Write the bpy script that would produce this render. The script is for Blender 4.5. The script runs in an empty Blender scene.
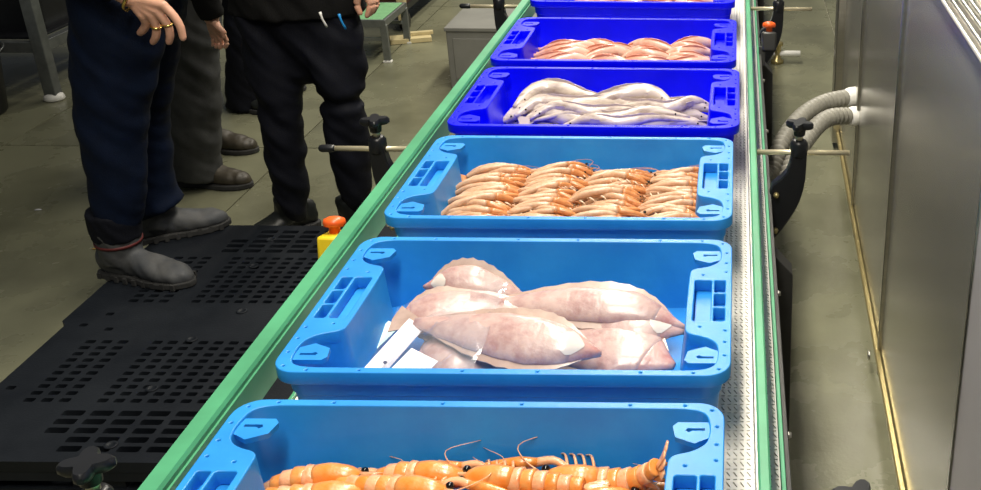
import bpy, bmesh, math, random
from mathutils import Vector, Matrix, noise
random.seed(7)
R = math.radians
SC = bpy.context.scene
COL = SC.collection

# ------------------------------------------------------------------ camera
# the photograph is a crop of a wider picture: lens axis at pixel (734,190), focal length 1058 px
PX, PY, F = 734.0, 190.0, 1058.0
CAMH = 1.62
PITCH = math.atan((PY + 275.0) / F)
ROLL = R(0.5)
cam_d = bpy.data.cameras.new('camera')
cam = bpy.data.objects.new('camera', cam_d)
COL.objects.link(cam)
SC.camera = cam
cam_d.sensor_fit = 'HORIZONTAL'
cam_d.sensor_width = 36.0
cam_d.lens = F / 981.0 * 36.0
cam_d.shift_x = -(PX - 490.5) / 981.0
cam_d.shift_y = -(245.0 - PY) / 981.0
cam_d.clip_start = 0.05
cam.matrix_world = Matrix.Translation((0, 0, CAMH)) @ Matrix.Rotation(math.pi / 2 - PITCH, 4, 'X') @ Matrix.Rotation(ROLL, 4, 'Z')

# ------------------------------------------------------------------ world, lights, exposure
w = bpy.data.worlds.new('world'); SC.world = w
w.use_nodes = True
bgn = w.node_tree.nodes['Background']
bgn.inputs[0].default_value = (0.86, 0.95, 1.0, 1)
bgn.inputs[1].default_value = 0.075
SC.view_settings.view_transform = 'Standard'
SC.view_settings.look = 'None'
SC.view_settings.gamma = 1.0
SC.view_settings.use_curve_mapping = False
SC.view_settings.exposure = 0.0
# ceiling tubes of the hall, all above the picture: equal lamps, regular spacing
LAMPS = [(-0.36, 0.35, 3.0, 'ceiling_tube_belt_start_offscreen'), (-0.36, 2.2, 3.0, 'ceiling_tube_belt_middle_offscreen'), (-0.36, 4.05, 3.0, 'ceiling_tube_belt_far_offscreen'),
         (-0.36, 5.9, 3.0, 'ceiling_tube_belt_end_offscreen'), (-1.30, 7.75, 3.0, 'ceiling_tube_hall_offscreen')]
LAMPW = 62.0
LAMPCOL = (1.0, 0.93, 0.80)

# ------------------------------------------------------------------ pixel helpers (direction only; a plane gives the distance)
FWD = Vector((0, math.cos(PITCH), -math.sin(PITCH))); UP = Vector((0, math.sin(PITCH), math.cos(PITCH))); RT = Vector((1, 0, 0))
CAM = Vector((0, 0, CAMH))
def ray(x, y):
    u, v = x - PX, y - PY
    c, s = math.cos(ROLL), math.sin(ROLL)
    u, v = c * u + s * v, -s * u + c * v
    return FWD + RT * (u / F) - UP * (v / F)
def onz(x, y, z):
    d = ray(x, y); return CAM + d * ((z - CAMH) / d.z)
def ony(x, y, Y):
    d = ray(x, y); return CAM + d * (Y / d.y)

# ------------------------------------------------------------------ materials
MATS = {}
def mat(name, col, rough=0.5, metal=0.0, var=0.0, vscale=20.0, col2=None, bump=0.0, bscale=60.0, spec=0.5,
        stretch=(1, 1, 1), sss=0.0, coat=0.0, thresh=(0.35, 0.65), trans=0.0, rvar=0.0, sscol=None):
    if name in MATS: return MATS[name]
    m = bpy.data.materials.new(name); m.use_nodes = True
    nt = m.node_tree; b = nt.nodes['Principled BSDF']
    b.inputs['Base Color'].default_value = (*col, 1)
    b.inputs['Roughness'].default_value = rough
    b.inputs['Metallic'].default_value = metal
    b.inputs['Specular IOR Level'].default_value = spec
    if sss:
        b.inputs['Subsurface Weight'].default_value = sss
        b.inputs['Subsurface Radius'].default_value = sscol or (1, .4, .25)
        b.inputs['Subsurface Scale'].default_value = 0.006
    if coat:
        b.inputs['Coat Weight'].default_value = coat; b.inputs['Coat Roughness'].default_value = 0.12
    if trans: b.inputs['Transmission Weight'].default_value = trans
    tc = nt.nodes.new('ShaderNodeTexCoord'); mp = nt.nodes.new('ShaderNodeMapping')
    mp.inputs['Scale'].default_value = stretch
    nt.links.new(tc.outputs['Object'], mp.inputs['Vector'])
    if col2 is not None or var or rvar:
        n = nt.nodes.new('ShaderNodeTexNoise'); n.inputs['Scale'].default_value = vscale
        n.inputs['Detail'].default_value = 5; n.inputs['Roughness'].default_value = 0.6
        nt.links.new(mp.outputs[0], n.inputs['Vector'])
        cr = nt.nodes.new('ShaderNodeValToRGB')
        cr.color_ramp.elements[0].position = thresh[0]; cr.color_ramp.elements[1].position = thresh[1]
        c2 = col2 if col2 is not None else tuple(max(0, c * (1 - var)) for c in col)
        cr.color_ramp.elements[0].color = (*c2, 1); cr.color_ramp.elements[1].color = (*col, 1)
        nt.links.new(n.outputs['Fac'], cr.inputs['Fac'])
        if col2 is not None or var: nt.links.new(cr.outputs['Color'], b.inputs['Base Color'])
        if rvar:
            mr = nt.nodes.new('ShaderNodeMapRange')
            mr.inputs['To Min'].default_value = max(0.03, rough - rvar); mr.inputs['To Max'].default_value = rough + rvar
            mr.inputs['From Min'].default_value = 0.3; mr.inputs['From Max'].default_value = 0.7
            nt.links.new(n.outputs['Fac'], mr.inputs['Value']); nt.links.new(mr.outputs[0], b.inputs['Roughness'])
    if bump:
        n2 = nt.nodes.new('ShaderNodeTexNoise'); n2.inputs['Scale'].default_value = bscale; n2.inputs['Detail'].default_value = 4
        nt.links.new(mp.outputs[0], n2.inputs['Vector'])
        bp = nt.nodes.new('ShaderNodeBump'); bp.inputs['Strength'].default_value = bump; bp.inputs['Distance'].default_value = 0.004
        nt.links.new(n2.outputs['Fac'], bp.inputs['Height']); nt.links.new(bp.outputs[0], b.inputs['Normal'])
    MATS[name] = m
    return m

M_tile = mat('floor tile', (0.215, 0.215, 0.140), 0.27, var=0.35, vscale=2.5, bump=0.10, bscale=90, rvar=0.10)
M_joint = mat('floor joint', (0.33, 0.32, 0.25), 0.7)
M_ltblue = mat('light blue plastic', (0.024, 0.285, 0.74), 0.40, col2=(0.014, 0.225, 0.66), vscale=9, bump=0.05, bscale=120, spec=0.42)
M_royal = mat('royal blue plastic', (0.0, 0.001, 0.92), 0.36, col2=(0.0, 0.001, 0.80), vscale=9, bump=0.05, bscale=120, spec=0.22)
M_belt = mat('white belt plastic', (0.86, 0.83, 0.76), 0.5, var=0.1, vscale=14)
M_slot = mat('belt slide bed', (0.34, 0.24, 0.12), 0.7)
M_green = mat('green guide plastic', (0.085, 0.370, 0.190), 0.38, var=0.25, vscale=6)
M_steel = mat('brushed steel', (0.62, 0.60, 0.55), 0.28, 1.0, var=0.12, vscale=8, stretch=(1, 1, 14))
M_cab = mat('polished stainless sheet', (0.50, 0.49, 0.45), 0.24, 0.72, var=0.08, vscale=5, stretch=(1, 1, 6))
M_cabpale = mat('pale grey coated sheet', (0.50, 0.48, 0.50), 0.38, 0.25, var=0.06, vscale=6)
M_brass = mat('warm steel rail', (0.56, 0.46, 0.21), 0.28, 0.7, var=0.2, vscale=12)
M_rod = mat('steel rod', (0.80, 0.72, 0.50), 0.35, 0.7)
M_black = mat('black plastic', (0.010, 0.011, 0.014), 0.36, var=0.2, vscale=30)
M_pallet = mat('black pallet plastic', (0.006, 0.008, 0.012), 0.55, col2=(0.013, 0.016, 0.021), vscale=5, bump=0.15, bscale=160, spec=0.22)
M_dark = mat('dark steel plate', (0.06, 0.06, 0.058), 0.42, 0.6, var=0.3, vscale=9)
M_galv = mat('galvanised leg', (0.30, 0.32, 0.32), 0.42, 0.8, var=0.25, vscale=20)
M_greybox = mat('grey painted box', (0.20, 0.20, 0.18), 0.55, var=0.15, vscale=9)
M_white = mat('white plastic', (0.85, 0.84, 0.80), 0.45)
M_hose = mat('grey ribbed hose', (0.30, 0.29, 0.25), 0.45, var=0.2, vscale=15)
M_orange = mat('orange red button', (0.90, 0.13, 0.02), 0.35)
M_yellow = mat('yellow plastic', (0.85, 0.62, 0.02), 0.4)
M_skin = mat('skin', (0.74, 0.40, 0.27), 0.45, var=0.15, vscale=30, sss=0.08, bump=0.1, bscale=250)
M_hair = mat('hair', (0.05, 0.035, 0.025), 0.6, bump=0.5, bscale=200)
M_gold = mat('gold', (0.95, 0.68, 0.20), 0.22, 1.0)
M_navy = mat('navy work trousers', (0.003, 0.009, 0.030), 0.75, var=0.35, vscale=14, bump=0.3, bscale=300, spec=0.2)
M_navyj = mat('navy jacket', (0.003, 0.005, 0.014), 0.75, var=0.3, vscale=14, bump=0.3, bscale=300, spec=0.2)
M_grey = mat('grey trousers', (0.060, 0.062, 0.062), 0.85, var=0.3, vscale=14, bump=0.3, bscale=300, spec=0.2)
M_blackcloth = mat('black trousers', (0.006, 0.007, 0.013), 0.75, var=0.3, vscale=14, bump=0.3, bscale=300, spec=0.2)
M_sweater = mat('black sweater', (0.006, 0.006, 0.006), 0.9, bump=0.5, bscale=400, spec=0.2)
M_boot = mat('grey rubber boot', (0.052, 0.057, 0.065), 0.6, col2=(0.085, 0.086, 0.086), vscale=16, bump=0.15, bscale=120)
M_sole = mat('boot sole', (0.034, 0.034, 0.034), 0.8, var=0.3, vscale=40)
M_red = mat('red boot stripe', (0.10, 0.012, 0.012), 0.6)
M_brownshoe = mat('brown leather shoe', (0.055, 0.045, 0.030), 0.5, var=0.4, vscale=25)
M_blackshoe = mat('black shoe leather', (0.010, 0.012, 0.011), 0.45)
M_lango = mat('langoustine shell', (0.78, 0.24, 0.030), 0.30, col2=(0.74, 0.34, 0.10), vscale=55, bump=0.15, bscale=250, coat=0.4, sss=0.1)
M_langopale = mat('langoustine pale shell', (0.80, 0.42, 0.22), 0.32, col2=(0.76, 0.24, 0.07), vscale=70, bump=0.2, bscale=250, coat=0.4, sss=0.1, thresh=(0.3, 0.5))
M_eye = mat('black eye', (0.004, 0.004, 0.005), 0.15)
M_prawn = mat('prawn shell', (0.66, 0.43, 0.28), 0.36, col2=(0.56, 0.29, 0.15), vscale=60, bump=0.2, bscale=250, coat=0.1, sss=0.12, thresh=(0.36, 0.56))
M_prawnleg = mat('pale prawn leg', (0.80, 0.62, 0.46), 0.35)
M_prawnhead = mat('prawn head shell', (0.72, 0.30, 0.11), 0.32, col2=(0.52, 0.22, 0.08), vscale=80, bump=0.2, bscale=250, coat=0.3, sss=0.1)
M_flat = mat('pale flatfish skin', (0.56, 0.40, 0.37), 0.32, col2=(0.38, 0.21, 0.205), vscale=30, bump=0.35, bscale=60, coat=0.22, sss=0.12, thresh=(0.30, 0.56))
M_flathead = mat('pinkish flatfish head', (0.58, 0.38, 0.34), 0.30, col2=(0.46, 0.20, 0.19), vscale=34, bump=0.35, bscale=70, coat=0.22, sss=0.1, thresh=(0.36, 0.60))
M_flatfin = mat('flatfish fin', (0.50, 0.36, 0.30), 0.4, col2=(0.38, 0.26, 0.22), vscale=40, coat=0.3)
M_belly = mat('white belly patch', (0.74, 0.67, 0.61), 0.25, coat=0.5, var=0.05, vscale=30)
M_whitefish = mat('silvery white fish skin', (0.64, 0.55, 0.48), 0.33, col2=(0.28, 0.20, 0.17), vscale=46, bump=0.1, bscale=90, coat=0.5, stretch=(0.35, 1, 1), thresh=(0.32, 0.55))
M_whitefin = mat('white fish fin', (0.50, 0.41, 0.39), 0.4)
M_pink = mat('pink fish skin', (0.74, 0.50, 0.40), 0.30, col2=(0.66, 0.27, 0.17), vscale=32, bump=0.1, bscale=90, coat=0.4, thresh=(0.30, 0.60))
M_pinkfin = mat('pink fish fin', (0.66, 0.28, 0.19), 0.4)
M_stooltop = mat('green grip mat', (0.20, 0.46, 0.22), 0.6, var=0.2, vscale=40)
M_brown = mat('brown board', (0.075, 0.030, 0.016), 0.5, var=0.2, vscale=10)
M_cream = mat('cream timber', (0.62, 0.52, 0.28), 0.6, var=0.2, vscale=12)
M_label = mat('white label card', (0.84, 0.80, 0.84), 0.5)
M_mint = mat('mint label card', (0.60, 0.84, 0.76), 0.5)
M_ink = mat('blue ink', (0.02, 0.03, 0.10), 0.6)
M_lampw = mat('lamp housing', (0.8, 0.8, 0.8), 0.5)
def film_mat():
    m = bpy.data.materials.new('clear plastic film'); m.use_nodes = True; nt = m.node_tree
    nt.nodes.clear()
    o = nt.nodes.new('ShaderNodeOutputMaterial'); mx = nt.nodes.new('ShaderNodeMixShader'); t = nt.nodes.new('ShaderNodeBsdfTransparent')
    g = nt.nodes.new('ShaderNodeBsdfGlossy'); g.inputs['Roughness'].default_value = 0.12
    mx2 = nt.nodes.new('ShaderNodeMixShader'); d = nt.nodes.new('ShaderNodeBsdfDiffuse'); d.inputs[0].default_value = (0.75, 0.83, 0.95, 1)
    mx2.inputs[0].default_value = 0.10; nt.links.new(t.outputs[0], mx2.inputs[1]); nt.links.new(d.outputs[0], mx2.inputs[2])
    fr = nt.nodes.new('ShaderNodeFresnel'); fr.inputs[0].default_value = 1.5
    nt.links.new(fr.outputs[0], mx.inputs[0]); nt.links.new(mx2.outputs[0], mx.inputs[1]); nt.links.new(g.outputs[0], mx.inputs[2])
    nt.links.new(mx.outputs[0], o.inputs[0])
    return m
M_film = film_mat()
# ------------------------------------------------------------------ object helpers
def tag(o, label=None, cat=None, group=None, kind=None):
    if label: o['label'] = label
    if cat: o['category'] = cat
    if group: o['group'] = group
    if kind: o['kind'] = kind
    return o
def empty(name, loc=(0, 0, 0), rz=0.0):
    o = bpy.data.objects.new(name, None); COL.objects.link(o)
    o.location = loc; o.rotation_euler = (0, 0, rz); o.empty_display_size = 0.05
    return o
def link(name, me, m, parent=None, loc=(0, 0, 0)):
    o = bpy.data.objects.new(name, me); COL.objects.link(o)
    if m is not None:
        ms = m if isinstance(m, (list, tuple)) else [m]
        if len(me.materials) == 0:
            for q in ms: me.materials.append(q)
    if parent is not None: o.parent = parent
    o.location = loc
    return o
def copy_tree(o, parent=None):
    c = o.copy(); COL.objects.link(c); c.parent = parent
    for ch in list(o.children): copy_tree(ch, c)
    return c

def catmull(pts, n):
    pts = [Vector(p) for p in pts]
    if len(pts) == 2: return [pts[0].lerp(pts[1], i / (n - 1)) for i in range(n)]
    P = [pts[0] * 2 - pts[1]] + pts + [pts[-1] * 2 - pts[-2]]
    out = []; seg = len(pts) - 1
    for i in range(n):
        t = i / (n - 1) * seg; k = min(int(t), seg - 1); u = t - k
        a, b, c, d = P[k], P[k + 1], P[k + 2], P[k + 3]
        out.append(0.5 * ((2 * b) + (c - a) * u + (2 * a - 5 * b + 4 * c - d) * u * u + (3 * b - a - 3 * c + d) * u * u * u))
    return out
def interp(vals, n):
    out = []; seg = len(vals) - 1
    for i in range(n):
        t = i / (n - 1) * seg; k = min(int(t), seg - 1); u = t - k; u = u * u * (3 - 2 * u) if False else u
        out.append(vals[k] * (1 - u) + vals[k + 1] * u)
    return out

class MB:
    def __init__(s, origin=(0, 0, 0)):
        s.v = []; s.f = []; s.o = Vector(origin); s.mi = []; s.cm = 0
    def add(s, vs, fs):
        b = len(s.v); s.v += [tuple(Vector(p)) for p in vs]; s.f += [tuple(b + i for i in f) for f in fs]; s.mi += [s.cm] * len(fs)
    def box(s, c, size, rot=None):
        c = Vector(c); x, y, z = (q / 2 for q in size)
        vs = [Vector((a * x, b * y, d * z)) for d in (-1, 1) for b in (-1, 1) for a in (-1, 1)]
        if rot is not None: vs = [rot @ q for q in vs]
        s.add([c + q for q in vs], [(0, 2, 3, 1), (4, 5, 7, 6), (0, 1, 5, 4), (2, 6, 7, 3), (0, 4, 6, 2), (1, 3, 7, 5)])
        return s
    def loft(s, rings, caps=True, closed=True):
        n = len(rings[0]); vs = [p for r in rings for p in r]; fs = []
        for i in range(len(rings) - 1):
            for j in range(n if closed else n - 1):
                k = (j + 1) % n
                fs.append((i * n + j, i * n + k, (i + 1) * n + k, (i + 1) * n + j))
        if caps:
            fs.append(tuple(range(n - 1, -1, -1))); fs.append(tuple((len(rings) - 1) * n + j for j in range(n)))
        s.add(vs, fs); return s
    def tube(s, pts, rad, n=10, steps=None, up=(0, 0, 1), flat=None, caps=True, roundcap=False):
        """rad: list of radii (or (r_side, r_up)); pts: control points"""
        m = steps or len(pts)
        P = catmull(pts, m) if steps else [Vector(p) for p in pts]
        if not isinstance(rad, (list, tuple)): rad = [rad, rad]
        ra = interp([q[0] if isinstance(q, tuple) else q for q in rad], m)
        rb = interp([q[1] if isinstance(q, tuple) else q for q in rad], m)
        if roundcap:
            d0 = (P[1] - P[0]).normalized(); d1 = (P[-1] - P[-2]).normalized()
            p0, p1, a0, b0, a1, b1 = P[0], P[-1], ra[0], rb[0], ra[-1], rb[-1]
            P = [p0 - d0 * b0 * 0.95, p0 - d0 * b0 * 0.6] + P + [p1 + d1 * b1 * 0.6, p1 + d1 * b1 * 0.95]
            ra = [a0 * 0.3, a0 * 0.8] + ra + [a1 * 0.8, a1 * 0.3]; rb = [b0 * 0.3, b0 * 0.8] + rb + [b1 * 0.8, b1 * 0.3]
            m = len(P)
        u = Vector(up); rings = []
        for i in range(m):
            t = (P[min(i + 1, m - 1)] - P[max(i - 1, 0)])
            t = t.normalized() if t.length > 1e-9 else Vector((1, 0, 0))
            sd = t.cross(u)
            if sd.length < 1e-4: sd = t.cross(Vector((0, 1, 0.01)))
            sd.normalize(); uu = sd.cross(t).normalized()
            rings.append([P[i] + sd * (math.cos(2 * math.pi * j / n) * ra[i]) + uu * (math.sin(2 * math.pi * j / n) * rb[i]) for j in range(n)])
        s.loft(rings, caps); return s
    def ball(s, c, r, n=8, sc=(1, 1, 1)):
        c = Vector(c); rings = []
        for i in range(1, n):
            a = math.pi * i / n
            rings.append([c + Vector((r * sc[0] * math.sin(a) * math.cos(2 * math.pi * j / (n + 2)), r * sc[1] * math.sin(a) * math.sin(2 * math.pi * j / (n + 2)), -r * sc[2] * math.cos(a))) for j in range(n + 2)])
        s.loft(rings, True); return s
    def cyl(s, a, b, r, n=14, r2=None):
        return s.tube([a, b], [r, r if r2 is None else r2], n)
    def lathe(s, prof, c=(0, 0, 0), n=20):
        c = Vector(c); s.loft([[c + Vector((r * math.cos(2 * math.pi * j / n), r * math.sin(2 * math.pi * j / n), z)) for j in range(n)] for r, z in prof]); return s
    def prism(s, poly, ext):
        ext = Vector(ext); s.loft([[Vector(p) for p in poly], [Vector(p) + ext for p in poly]]); return s
    def mesh(s, name='m', smooth=True):
        me = bpy.data.meshes.new(name); me.from_pydata([tuple(Vector(p) - s.o) for p in s.v], [], s.f); me.validate()
        bm = bmesh.new(); bm.from_mesh(me); bmesh.ops.recalc_face_normals(bm, faces=bm.faces); bm.to_mesh(me); bm.free()
        if smooth: me.shade_smooth()
        return me
    def build(s, name, m, parent=None, smooth=True, bevel=0.0, auto=None, loc=(0, 0, 0)):
        o = link(name, s.mesh(name, smooth), m, parent, loc)
        if bevel:
            bv = o.modifiers.new('bevel', 'BEVEL'); bv.width = bevel; bv.segments = 2; bv.limit_method = 'ANGLE'; bv.angle_limit = R(35)
        if smooth and auto is not None:
            o.data.set_sharp_from_angle(angle=R(auto))
        return o
def evaluated(o):
    dg = bpy.context.evaluated_depsgraph_get(); dg.update()
    return bpy.data.meshes.new_from_object(o.evaluated_get(dg))
def plate_mesh(loops, z0, z1, bevel=0.0):
    """flat plate with holes from 2D loops (first is the outline)"""
    cu = bpy.data.curves.new('tmp', 'CURVE'); cu.dimensions = '2D'; cu.fill_mode = 'BOTH'; cu.extrude = (z1 - z0) / 2 - bevel; cu.bevel_depth = bevel; cu.bevel_resolution = 1
    if bevel: cu.offset = -bevel
    for lp in loops:
        sp = cu.splines.new('POLY'); sp.points.add(len(lp) - 1)
        for p, q in zip(sp.points, lp): p.co = (q[0], q[1], 0, 1)
        sp.use_cyclic_u = True
    o = bpy.data.objects.new('tmp', cu); COL.objects.link(o)
    me = evaluated(o); bpy.data.objects.remove(o); bpy.data.curves.remove(cu)
    for v in me.vertices: v.co.z += (z0 + z1) / 2
    me.materials.clear()
    return me
def remesh(mb, voxel, smooth_it=6, wrinkle=0.0, wfreq=(6, 6, 16), seed=0.0, fac=0.5):
    me = mb.mesh('tmp')
    o = bpy.data.objects.new('tmp', me); COL.objects.link(o)
    r = o.modifiers.new('r', 'REMESH'); r.mode = 'VOXEL'; r.voxel_size = voxel
    s = o.modifiers.new('s', 'SMOOTH'); s.iterations = smooth_it; s.factor = fac
    out = evaluated(o); bpy.data.objects.remove(o); bpy.data.meshes.remove(me)
    if wrinkle:
        ns = [v.normal.copy() for v in out.vertices]
        for v, nn in zip(out.vertices, ns):
            p = v.co + mb.o
            q = Vector((p.x * wfreq[0] + seed, p.y * wfreq[1], p.z * wfreq[2] + 2.2 * p.x * wfreq[0]))
            d = noise.noise(q) + 0.5 * noise.noise(q * 2.1)
            v.co += nn * (d * wrinkle)
    out.materials.clear(); out.shade_smooth()
    return out
def chaikin(pts, it=2):
    for _ in range(it):
        o = []
        for i in range(len(pts)):
            a = Vector(pts[i]); b = Vector(pts[(i + 1) % len(pts)])
            o += [a * 0.75 + b * 0.25, a * 0.25 + b * 0.75]
        pts = o
    return pts
def rrect(x0, y0, x1, y1, r, n=5):
    out = []
    for cx, cy, a0 in ((x1 - r, y1 - r, 0), (x0 + r, y1 - r, 90), (x0 + r, y0 + r, 180), (x1 - r, y0 + r, 270)):
        for i in range(n):
            a = R(a0 + 90 * i / (n - 1)); out.append((cx + r * math.cos(a), cy + r * math.sin(a)))
    return out

# ================================================================== SETTING
# floor of big slabs, joints recessed
fl = MB().box((0.2, 3.6, -0.045), (14.4, 12, 0.07)).build('floor', M_joint, None, False)
tag(fl, kind='structure')
slab = MB().box((0, 0, 0), (1.194, 2.394, 0.03)).mesh('tile', False)
slab.materials.append(M_tile)
for i in range(-4, 6):
    for j in range(-1, 4):
        x = -1.83 + 1.2 * (i + 0.5); y = 4.08 + 2.4 * (j - 0.5 - 0)
        t = link('tile', slab, M_tile, fl, (x, y, -0.015))

# stainless cabinet, along the conveyor on the right
CABA = math.atan(0.0223)
cab = empty('cabinet', (0.343, 0, 0), -CABA)
tag(cab, 'polished stainless machine cabinet standing beside the conveyor', 'cabinet')
def cpanel(y0, y1, z0, z1, m, x0=0.0, th=0.03, name='panel'):
    b = MB().box((x0 + th / 2, (y0 + y1) / 2, (z0 + z1) / 2), (th, y1 - y0 - 0.006, z1 - z0)); return b.build(name, m, cab, True, 0.003, 30)
cpanel(-0.6, 0.45, 0.09, 1.175, M_cabpale, -0.006); cpanel(0.45, 1.44, 0.09, 1.175, M_cabpale, -0.006)
cpanel(1.44, 2.43, 0.09, 1.175, M_cab); cpanel(2.43, 3.36, 0.09, 1.175, M_cab); cpanel(3.36, 4.22, 0.09, 1.175, M_cab)
MB().box((0.33, 1.81, 0.63), (0.60, 4.80, 1.08)).build('body', M_cab, cab, False)
for y in (1.44, 2.43, 3.36):
    MB().box((-0.004, y, 0.632), (0.010, 0.010, 1.085)).build('seam_strip', M_steel, cab, False, 0.002)
MB().box((-0.006, 4.16, 0.595), (0.05, 0.12, 1.12)).build('corner_post', M_steel, cab, False, 0.004)
MB().box((-0.008, 1.8, 0.080), (0.016, 4.84, 0.014)).build('base_rail', M_brass, cab, True, 0.004, 30)
MB().box((0.002, 1.8, 0.058), (0.012, 4.84, 0.012)).build('base_rail', M_brass, cab, True, 0.003, 30)
for z, xo, h in ((1.181, -0.014, 0.008), (1.190, -0.005, 0.009), (1.198, 0.006, 0.008), (1.206, 0.013, 0.008), (1.215, 0.026, 0.012)):
    MB().box((xo + 0.3, 1.8, z), (0.62, 4.86, h)).build('ledge', M_steel, cab, True, 0.004, 30)
for y in (0.4, 1.5, 2.45, 3.3, 4.1):
    MB().lathe([(0.006, 0.062), (0.010, 0.058), (0.010, 0.026), (0.022, 0.02), (0.024, 0.0)], (0.02, y, 0.0), 14).build('foot', M_steel, cab)
MB().tube([(-0.024, 2.46, 0.05), (-0.03, 2.46, 0.05)], [0.014, 0.012], 12).build('drain_cap', M_steel, cab)

# ================================================================== CONVEYOR
BZ = 0.69
YA, YB = -0.6, 7.2
BX0, BX1 = -0.655, 0.066
conv = empty('conveyor', (-0.31, 2.4, 0))
tag(conv, 'long conveyor with white slotted belt, green guide rails and dark steel legs', 'conveyor')
O = (-0.31, 2.4, 0)
BT = 0.0045
MB(O).box(((BX0 + BX1) / 2, (YA + YB) / 2, BZ - BT - 0.006), (BX1 - BX0, YB - YA, 0.012)).build('slide_bed', M_slot, conv, False)
b = MB(O)
px, py, pa = 0.0094, 0.0215, 0.0145
nx = int((BX1 - BX0) / px); nj = 149; yb0 = 0.8; yb1 = yb0 + nj * py; xl = BX1 - nx * px
for y0_, y1_ in ((YA, yb0), (yb1, YB)): b.box(((BX0 + BX1) / 2, (y0_ + y1_) / 2, BZ - BT / 2), (BX1 - BX0, y1_ - y0_, BT))
b.box(((BX0 + xl) / 2, (yb0 + yb1) / 2, BZ - BT / 2), (max(xl - BX0, 0.0005), yb1 - yb0, BT))
V_, F_ = [], []
for j in range(nj):
    for i in range(nx):
        x1_ = BX1 - i * px; x0_ = x1_ - px; ya_ = yb0 + j * py
        for c0, c1, an, l, wd in ((ya_ + py - pa, ya_ + py, R(118), 0.0105, 0.0021), (ya_, ya_ + py - pa, R(4), 0.0052, 0.0024)):
            cx, cy = (x0_ + x1_) / 2, (c0 + c1) / 2
            dx, dy = math.cos(an) * l / 2, math.sin(an) * l / 2; ex, ey = -math.sin(an) * wd / 2, math.cos(an) * wd / 2
            h = [(cx - dx - ex, cy - dy - ey), (cx + dx - ex, cy + dy - ey), (cx + dx + ex, cy + dy + ey), (cx - dx + ex, cy - dy + ey)]
            if an > 1: h = [h[3], h[0], h[1], h[2]]
            k = len(V_)
            V_ += [(x0_, c0, BZ), (x1_, c0, BZ), (x1_, c1, BZ), (x0_, c1, BZ)] + [(p[0], p[1], BZ) for p in h] + [(p[0], p[1], BZ - BT) for p in h]
            for q in range(4):
                r_ = (q + 1) % 4
                F_ += [(k + q, k + r_, k + 4 + r_, k + 4 + q), (k + 4 + q, k + 4 + r_, k + 8 + r_, k + 8 + q)]
kb = len(b.v); b.v += V_; b.f += [tuple(kb + q for q in f) for f in F_]; b.mi += [0] * len(F_)
b.build('belt', M_belt, conv, False)
# frame, side plates, edge strips
for sx, x in ((1, BX1), (-1, BX0)):
    MB(O).box((x + sx * 0.004, (YA + YB) / 2, BZ - 0.012), (0.006, YB - YA, 0.034)).build('edge_strip', M_green, conv, False, 0.001)
    MB(O).box((x + sx * 0.011, (YA + YB) / 2, 0.61), (0.008, YB - YA, 0.15)).build('side_plate', M_dark, conv, False, 0.001)
    for k in range(13):
        y = 0.43 + k * 0.42
        MB(O).lathe([(0.0, 0.0), (0.006, 0.0), (0.006, 0.004), (0.003, 0.006)], (0, 0, 0), 8)
        bb = MB(O); bb.tube([(x + sx * 0.014, y, 0.672), (x + sx * 0.021, y, 0.672)], [0.006, 0.004], 8); bb.build('bolt', M_steel, conv)
# guide rails: green plastic held in a steel channel
def rail(x, s):
    wide = [(-0.014, 0.742), (-0.010, 0.736), (0.012, 0.736), (0.012, 0.772), (0.014, 0.778), (0.014, 0.788), (0.011, 0.793), (-0.011, 0.793), (-0.014, 0.788)]
    prof = wide if s < 0 else [(-0.006, 0.735), (0.006, 0.735), (0.006, 0.775), (0.0075, 0.78), (0.0075, 0.79), (0.005, 0.793), (-0.005, 0.793), (-0.0075, 0.79), (-0.0075, 0.78), (-0.006, 0.775)]
    bb = MB(O); bb.loft([[Vector((x + p[0], y, p[1])) for p in prof] for y in (YA, YB)]); r = bb.build('guide_rail', M_green, conv, True, 0, 30)
    b3 = MB(O); b3.box((x - s * (0.0155 if s < 0 else 0.0075), (YA + YB) / 2, 0.7585), (0.003, YB - YA, 0.046)); b3.build('guide_face', M_green, conv, False)
    if s < 0: b2 = MB(O); b2.box((x + s * 0.0160, (YA + YB) / 2, 0.757), (0.004, YB - YA, 0.040)); b2.build('rail_channel', M_steel, conv, False, 0.001)
RXL, RXR = -0.700, 0.040
rail(RXL + 0.014, -1)
rail(RXR, 1)
MB(O).box((RXR - 0.009, (YA + YB) / 2, 0.765), (0.003, YB - YA, 0.05)).build('rail_lip', M_steel, conv, False, 0.0005)
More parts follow.
